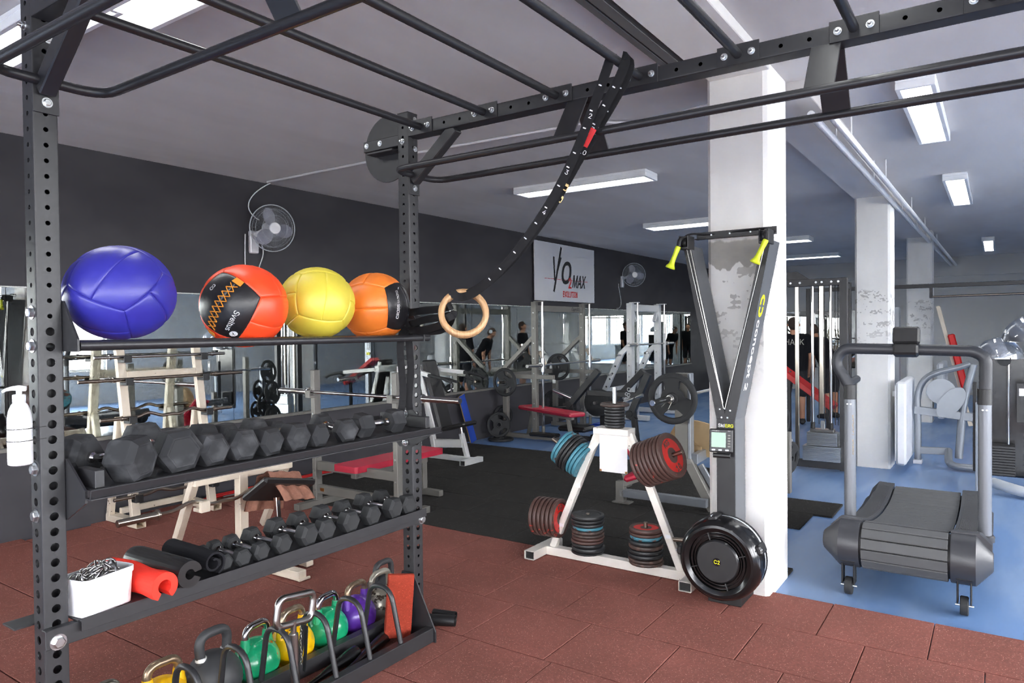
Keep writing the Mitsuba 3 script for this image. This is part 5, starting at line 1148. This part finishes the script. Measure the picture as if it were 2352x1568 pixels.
solo('tan_towel', 'tan towel hanging on the incline bench beside the ski machine', 'towel', sweep(spline(V2, 6), rect(.3, .02), up=(1, 0, .2)), 'tan_cloth', 50)
# ---------------------------------------------------------------- right-hand side, wall fittings and people
t = thing('cable_machine', 'black cable machine with chrome guide rods and a pale weight stack behind the near pillar', 'cable machine')
part(t, 'frame', J(box(8.46, 8.54, 1.36, 1.44, 0, 2.13), box(8.46, 8.54, 1.40, 1.99, 2.05, 2.13), box(8.46, 8.54, 1.38, 1.90, .01, .09)), 'rig')
part(t, 'rear_frame', J(box(8.9, 9.0, 1.40, 1.48, 0, 2.10), box(8.5, 9.0, 1.40, 1.46, 2.02, 2.08)), 'rig'); part(t, 'top_gusset', ext([(1.75, 2.13), (1.99, 2.13), (1.99, 2.22), (1.88, 2.22)], .01, (8.47, 0, 0), (0, 1, 0), (0, 0, 1)), 'rig', False)
for y in (1.725, 1.535): part(t, 'guide_rod', cyl((8.5, y, .40), (8.5, y, 2.05), .016), 'chrome'); part(t, 'rod_sleeve', cyl((8.5, y, .45), (8.5, y, .52), .024), 'black')
for y in (1.89, 1.63): part(t, 'square_post', box(8.48, 8.52, y - .02, y + .02, .09 if y > 1.8 else .62, 2.05), 'old_chrome')
for i in range(10): part(t, 'weight_slab', box(8.40, 8.60, 1.425, 1.815, .10 + .0165 * i, .1145 + .0165 * i, .001), 'zinc')
for i in range(9): part(t, 'weight_slab', box(8.42, 8.58, 1.46, 1.775, .268 + .0165 * i, .2825 + .0165 * i, .001), 'zinc')
part(t, 'top_slab', box(8.44, 8.56, 1.50, 1.745, .418, .45), 'steel'); part(t, 'stack_stem', box(8.48, 8.52, 1.60, 1.64, .45, .54), 'zinc')
for y in (1.60, 1.66, 1.49, 1.46): part(t, 'cable', cyl((8.5, y, .5), (8.5, y, 2.05), .004, 6), 'black')
for y in (1.95, 1.85, 1.68, 1.62, 1.52, 1.45): part(t, 'bolt', cyl((8.46, y, 2.09), (8.452, y, 2.09), .013, 12), 'zinc')
t = thing('plate_stand', 'grey plate stand with black grip plates beside the near pillar, also seen in the mirror', 'plate rack')
part(t, 'post', J(box(7.72, 7.80, 1.92, 2.0, 0, 1.0), box(7.5, 8.05, 1.91, 2.01, .0, .06), box(7.73, 7.79, 1.78, 2.25, .36, .42), beam((7.76, 1.96, .9), (7.76, 1.86, .58), .05, .05)), 'cool_frame')
for y, z, R_ in ((1.64, .92, .2), (1.12, .58, .19), (1.46, .34, .22), (.90, .22, .17), (1.86, .56, .2), (1.88, .14, .2)):
    grip_plate('black grip plate on the grey plate stand, %s' % ('upper' if z > .8 else 'middle' if z > .4 else 'low') + {1.64: ' peg', 1.12: ' peg away from the mirror wall', 1.46: ' and largest', .90: ' and outermost', 1.86: ' peg next to the pillar', 1.88: ' next to the pillar'}[y], (7.75, 1.80 + (y - .9) * .45, z), (.25, .95, .1), R_, .05)
def radiator(label, x0, x1, y, n):
    t = thing('radiator', label, 'radiator'); part(t, 'panel', J(box(x0, x1, y - .10, y, .06, .98, .02)), 'white_plastic', 30)
    for i in range(n): part(t, 'fin', box(x0 + (x1 - x0) * (i + .3) / n, x0 + (x1 - x0) * (i + .7) / n, y, y + .012, .1, .94, .004), 'white_plastic', False)
    part(t, 'pipe', cyl((x0 + .05, y - .05, .95), (x1 + .08, y - .05, .95), .03), 'white_plastic'); part(t, 'bracket', box(x0 + .2, x0 + .25, y, .985 if x0 < 10 else .90, .80, .86), 'white_clean')
radiator('tall white radiator fixed beside the middle pillar', 8.80, 9.75, .93, 14); radiator('white radiator beside the third pillar', 13.5, 14.4, .82, 12)
t = thing('leg_machine', 'grey tubular training machine with a round cam between radiator and treadmill post', 'training machine')
part(t, 'arc_tube', tube(spline([(9.5, .775, .62), (9.5, .77, .80), (9.5, .69, .98), (9.5, .52, 1.07), (9.5, .26, 1.16)]), .035, 14), 'cool_frame'); part(t, 'upright', tube([(9.5, .23, 1.15), (9.5, .33, .7), (9.5, .37, .08)], .04, 14, .2), 'cool_frame')
part(t, 'cross_tube', J(beam((9.5, .81, .61), (9.5, .20, .55), .07, .09), beam((9.5, .77, .14), (9.5, .45, .15), .05, .08)), 'cool_frame'); part(t, 'leg', cyl((9.5, .775, 0), (9.5, .775, .62), .036), 'cool_frame'); part(t, 'foot', box(9.44, 9.56, .73, .82, -.016, .03), 'white_plastic')
part(t, 'cam', cyl((9.47, .54, .84), (9.44, .54, .84), .145, 36), 'cool_frame'); part(t, 'cam_cover', xf(ext(affinity.scale(Point(0, 0).buffer(1, quad_segs=12), .105, .20), .02), np.stack([[0, -.82, -.57], [0, .57, -.82], [1., 0, 0]], 1) @ rz(0), (9.41, .44, .72)), 'cool_frame', 30)
part(t, 'floor_loop', tube([(9.5, .47, .16), (9.3, .46, .05), (9.2, .38, .03), (9.2, .15, .03)], .04, 14, .08), 'cool_frame')
t = thing('multi_gym', 'black stack machine with silver domed tops at the right edge', 'training machine')
part(t, 'stack', J(*[box(8.22, 8.42, -.135, .058, .15 + .026 * i, .173 + .026 * i, .002) for i in range(11)]), 'dark_plastic'); part(t, 'shroud', box(8.45, 8.52, -.5, .07, .1, 1.3, .02), 'black_gloss'); part(t, 'post', cyl((8.03, .15, 0), (8.03, .15, .86), .03), 'light_grey'); part(t, 'post_guard', box(8.05, 8.1, .17, .20, .2, 1.05), 'black')
for y, z, r in ((-.005, 1.27, .2), (-.27, 1.43, .25)): part(t, 'dome', lathe([(r, 0)] + [(r * math.cos(q), r * math.sin(q)) for q in np.linspace(.1, 1.5, 12)] + [(0, r)], 40, (8.3, y, z)), 'dome', 40)
part(t, 'rod', J(cyl((8.25, -.08, .45), (8.25, -.08, 1.25), .011)), 'chrome'); part(t, 'pulley', cyl((8.12, -.047, 1.26), (8.18, -.047, 1.26), .055), 'rubber'); part(t, 'base_loop', tube([(8.2, .04, .08), (8.0, -.2, .05), (8.0, -.6, .05)], .05, 12, .1), 'light_grey'); part(t, 'placard', box(8.10, 8.106, -.24, -.14, .68, 1.05), 'dark_plastic'); part(t, 'placard_print', box(8.098, 8.10, -.22, -.16, .93, 1.0, 0), 'paper', False)
t = thing('far_bar_rig', 'dark horizontal bar with a thinner bar below it in front of the pale far wall', 'pull-up bar'); part(t, 'beam', box(12.6, 12.66, -2.4, 2.6, 2.17, 2.23), 'rig'); part(t, 'bar', cyl((12.6, .85, 2.03), (12.6, -2.4, 2.05), .016), 'old_steel'); part(t, 'hanger', box(12.58, 12.64, .83, .87, 2.01, 2.18), 'rig'); part(t, 'post', box(12.6, 12.66, -2.46, -2.4, 0, 2.23), 'rig'); part(t, 'post', box(12.6, 12.66, 2.6, 2.66, 0, 2.23), 'rig')
t = thing('red_bench', 'cream inclined bench with a red pad by the far wall', 'bench'); part(t, 'frame', beam((13.3, .80, 1.9), (13.1, .35, .02), .06, .05, (1, 0, 0)), 'cream'); part(t, 'pad', beam((13.2, .62, 1.45), (13.05, .40, .5), .10, .06, (1, 0, 0), .02), 'red_bright')
t = thing('fit_machine', 'grey cable column with a white FIT panel beside the middle pillar', 'cable machine'); part(t, 'column', box(11.0, 11.2, 1.12, 1.30, 0, 1.85), 'cool_frame'); part(t, 'panel', box(10.99, 11.0, 1.18, 1.28, 1.2, 1.83), 'paper', False); part(t, 'lettering', text('FIT', .075, (10.988, 1.20, 1.38), (0, 0, 1), (0, 1, 0) if False else (0, 1, 0), .001, .22, True), 'black_ink', False); part(t, 'sticker', box(10.985, 10.99, 1.18, 1.28, 1.08, 1.14, 0), 'yellow_ink', False)
t = thing('incline_board', 'red sloping bench behind the cable machine', 'bench'); part(t, 'pad', beam((10.0, 2.45, 1.05), (9.9, 1.75, .55), .25, .07), 'red_bright'); part(t, 'legs', J(box(9.95, 10.0, 2.3, 2.35, 0, 1.0), box(9.9, 9.95, 1.8, 1.85, 0, .6)), 'dark_plastic')
# wall fans
def fan(label, c, nrm, r=.235):
    t = thing('wall_fan', label, 'fan'); c = np.asarray(c, float); F = frame(nrm, (0, 0, 1)); P = lambda m: xf(m, F, c)
    a = np.linspace(0, 2 * np.pi, 48, endpoint=False); ringm = lambda q, z, w: tube(np.stack([q * np.cos(a), q * np.sin(a), 0 * a + z], 1), w, 6, closed=True)
    for q, z, w in ((r, 0, .006), (r * .82, .045, .002), (r * .55, .06, .002), (r * .82, -.045, .002)): part(t, 'ring', P(ringm(q, z, w)), 'light_grey', True)
    part(t, 'wires', P(J(*[tube([(.05 * math.cos(k), .05 * math.sin(k), .06), (r * .8 * math.cos(k), r * .8 * math.sin(k), .046), (r * math.cos(k), r * math.sin(k), 0)], .0011, 4) for k in np.linspace(0, 2 * np.pi, 90, endpoint=False)])), 'light_grey', False)
    part(t, 'hub', P(cyl((0, 0, .05), (0, 0, .07), .057, 28)), 'white_plastic'); part(t, 'motor', P(cyl((0, 0, -.14), (0, 0, -.02), .06, 20)), 'white_plastic')
    mat('fan_blade', '#8e8f9c', .3) if 'm_fan_blade' not in scene else None
    for k in range(3): part(t, 'blade', P(xf(ext(affinity.scale(Point(.12, 0).buffer(.09, quad_segs=6), 1, .8), .003), rz(120 * k + 20) @ rx(18))), 'fan_blade', False)
    w = np.array([c[0] - .08, WALL - .03, c[2] - .12]); part(t, 'bracket', J(box(w[0] - .05, w[0] + .05, WALL - .05, WALL, w[2] - .13, w[2] + .10, .01), beam(w + (0, -.01, .05), c + F[:, 2] * -.1, .04, .05)), 'white_plastic')
fan('white wall fan on the dark wall above the yellow and red balls', (4.60, 6.10, 2.66), (-.25, -.95, -.1)); fan('smaller-looking white wall fan to the right of the white sign', (13.25, 6.08, 2.68), (-.75, -.62, -.05))
cable = lambda n, lab, pts, r=.006: solo(n, lab, 'cable', tube(spline(pts, 6), r, 8), 'white_plastic', True)
cable('white_cable', 'white cable rising from the left wall fan to the ceiling pipe', [(4.55, 6.25, 2.75), (4.45, 6.28, 2.9), (4.55, 6.27, 3.05), (4.66, 6.2, 3.14)]); cable('white_cable', 'white cable hanging below the left wall fan', [(4.42, 6.30, 2.6), (4.42, 6.31, 2.3), (4.43, 6.31, 2.0)]); cable('white_cable', 'wavy pull cord below the left wall fan', [(4.60, 6.28, 2.5), (4.62, 6.30, 2.38), (4.57, 6.30, 2.25), (4.6, 6.3, 2.05)]); cable('white_cable', 'white cable under the right wall fan', [(13.0, 6.3, 2.5), (13.05, 6.3, 2.3), (13.1, 6.3, 2.1), (12.9, 6.3, 2.0)])
solo('ceiling_pipe', 'thin white conduit on the ceiling from the left wall fan towards the near pillar', 'pipe', tube([(4.62, 6.2, 3.145), (4.62, 4.6, 3.145), (4.74, 2.5, 3.145), (4.95, 2.2, 3.13), (4.75, 1.5, 3.12)], .011, 8, .1), 'white_plastic')
for y in (1.00, .90): solo('cable_tray_rail', 'white tubular rail hung under the ceiling along the pillars, %s' % ('nearer the beam' if y > .95 else 'outer one'), 'pipe', cyl((4.9, y, 2.97), (19.2, y - .1, 2.97), .024, 12), 'white_plastic')
for i, x in enumerate((5.6, 7.5, 9.9, 11.8, 14.2)):
    for y in (1.0, .9): solo('rail_hanger', 'thin rod hanging the white rails from the ceiling', 'rod', cyl((x, y - .03, 2.97), (x, y - .03, CEIL - .001), .006, 8), 'white_plastic', group='hanger rods of the ceiling rails')
solo('ceiling_duct', 'grey cable duct along the beam left of the near pillar', 'duct', J(box(-2, 4.09, 1.50, 1.56, 3.11, 3.155), box(-2, 4.09, 1.58, 1.62, 3.12, 3.155)), 'grey_frame', False)
# sign
t = thing('gym_sign', 'white rectangular sign with slanted VO2 MAX lettering on the dark wall', 'sign'); SX, SZ = 9.82, 2.10; k_ = 2.10 / 2.20
part(t, 'board', box(SX, SX + 2.08, 6.27, 6.29, SZ - .02, SZ + .97, .003), 'paper')
so = lambda x, z: np.array([SX + x, 6.268, SZ + z]); slant = unit([.22, 0, 1]); X1 = (1, 0, 0)
part(t, 'lettering', J(text('V', .42, so(.48, .33), X1, slant, .002, .30), text('O', .38, so(.80, .30), X1, slant, .002, .36, True), text('MAX', .22, so(1.22, .24), X1, slant, .002, .48, True), beam(so(.60, .14), so(.86, .92), .002, .05, (1, 0, 0), 0)), 'black_ink', False)
part(t, 'lettering', J(text('2', .18, so(1.08, .22), X1, (0, 0, 1), .004, .12, True), text('EVOLUTION', .10, so(.90, .06), X1, (0, 0, 1), .002, .52, True), box(SX + .3, SX + 1.8, 6.267, 6.2675, SZ + .355, SZ + .362, 0)), 'red_ink', False)
# people
mat('skin', '#b98466', .55); mat('shirt', '#17171a', .9, spec=.1); mat('shorts', '#131317', .85); mat('hair', '#2a1c14', .8); mat('shoe', '#1b1b1d', .6)
def person(label, at_, face, hair='short', phones=False, h=1.78, bend=0., reach=0.):
    t = thing('person', label, 'person'); k = h / 1.78; R_ = rz(face); O = np.asarray(at_, float)
    B = rx(0) @ ry(bend); hip = np.array([0, 0, .92])
    up_ = lambda p: (B @ (np.asarray(p, float) - hip) + hip)
    def cap(chain): return m3.Manifold.batch_boolean([hullman([a, b], 14) for a, b in zip(chain, chain[1:])], m3.OpType.Add)
    def fin(mf, m, n, ref=.025):
        q = trimesh.smoothing.filter_taubin(man(mf.refine_to_length(ref)), iterations=8); part(t, n, xf(q, R_ * 1.0, O) if k == 1 else xf(xf(q, np.eye(3) * k), R_, O), m, True)
    arm = lambda s: [(up_((0, s * .20, 1.44)), .058), (up_((.03 + reach * .18, s * .25, 1.16)), .044), (up_((.10 + reach * .36, s * .22, .92)), .032), (up_((.13 + reach * .42, s * .21, .85)), .034)]
    fing = lambda s: [[(up_((.13 + reach * .42, s * (.195 + .012 * j), .85)), .012), (up_((.15 + reach * .43, s * (.195 + .012 * j), .80)), .009), (up_((.14 + reach * .43, s * (.19 + .012 * j), .77 + .005 * abs(j - 1))), .008)] for j in range(4)] + [[(up_((.13 + reach * .42, s * .185, .86)), .012), (up_((.165 + reach * .42, s * .175, .82)), .009)]]
    leg = lambda s: [((0, s * .10, .90), .095), ((.015, s * .12, .50), .058), ((.0, s * .12, .40), .060), ((-.01, s * .13, .09), .038)]
    head = [hullman([(up_((.01, 0, 1.68)), .088), (up_((.025, 0, 1.60)), .062)]), hullman([(up_((.105, 0, 1.645)), .014), (up_((.085, 0, 1.675)), .012)]), cap([(up_((-.005, 0, 1.47)), .062), (up_((.005, 0, 1.60)), .056)])] + [hullman([(up_((.0, s * .088, 1.65)), .018), (up_((.0, s * .088, 1.67)), .016)]) for s in (-1, 1)]
    torso = [hullman([(up_((0, s * .13, 1.42)), .085) for s in (-1, 1)] + [(up_((0, s * .09, 1.0)), .10) for s in (-1, 1)])]
    fin(m3.Manifold.batch_boolean(head + torso + [cap(arm(s)) for s in (-1, 1)] + [cap(c) for s in (-1, 1) for c in fing(s)] + [cap(leg(s)) for s in (-1, 1)], m3.OpType.Add), 'skin', 'body', .018)
    fin(m3.Manifold.batch_boolean([hullman([(up_((0, s * .135, 1.42)), .098) for s in (-1, 1)] + [(up_((0, s * .10, .92)), .118) for s in (-1, 1)])] + [cap([(up_((0, s * .20, 1.44)), .075), (up_((.02 + reach * .08, s * .235, 1.24)), .066)]) for s in (-1, 1)], m3.OpType.Add), 'shirt', 't_shirt')
    fin(m3.Manifold.batch_boolean([hullman([((0, s * .10, .92), .115), ((.01, s * .125, .52), .085)]) for s in (-1, 1)], m3.OpType.Add), 'shorts', 'shorts')
    hs = [hullman([(up_((-.012, 0, 1.70)), .094), (up_((-.03, 0, 1.65)), .08)])]
    if hair == 'curly': rr = np.random.default_rng(3); hs += [hullman([(up_((.09 * math.cos(a) * math.cos(b) - .02, .09 * math.sin(a) * math.cos(b), 1.70 + .09 * math.sin(b))), .03)], 8) for a, b in zip(rr.uniform(0, 6.28, 40), rr.uniform(.1, 1.5, 40))]
    fin(m3.Manifold.batch_boolean(hs, m3.OpType.Add), 'hair', 'hair')
    for s in (-1, 1): fin(hullman([((-.05, s * .13, .04), .042), ((.15, s * .14, .03), .034), ((0, s * .13, .09), .04)]), 'shoe', 'shoe')
    if phones: part(t, 'headphones', J(*[xf(xf(cyl((0, s * .085, 0), (0, s * .12, 0), .042, 16), B, up_((.0, 0, 1.66))), R_, O) for s in (-1, 1)]), 'light_grey')
    return t
a_ = person('man in a dark t-shirt seen from behind, just right of the near pillar', (12.35, 2.80, -.016), 8, h=1.76)
part(a_, 'shirt_lettering', text('SHARK', .09, (12.225, 2.99, 1.30), (0, -1, 0), (0, 0, 1), .003, .38, True), 'grey_frame', False)
person('man in a black t-shirt with headphones bending forward behind the cable machine', (13.4, 2.42, -.016), 70, phones=True, h=1.74, bend=28, reach=.4)
person('curly haired man in a black t-shirt and shorts, seen in the mirror', (16.02, 1.95, -.016), 75, hair='curly', h=1.80)
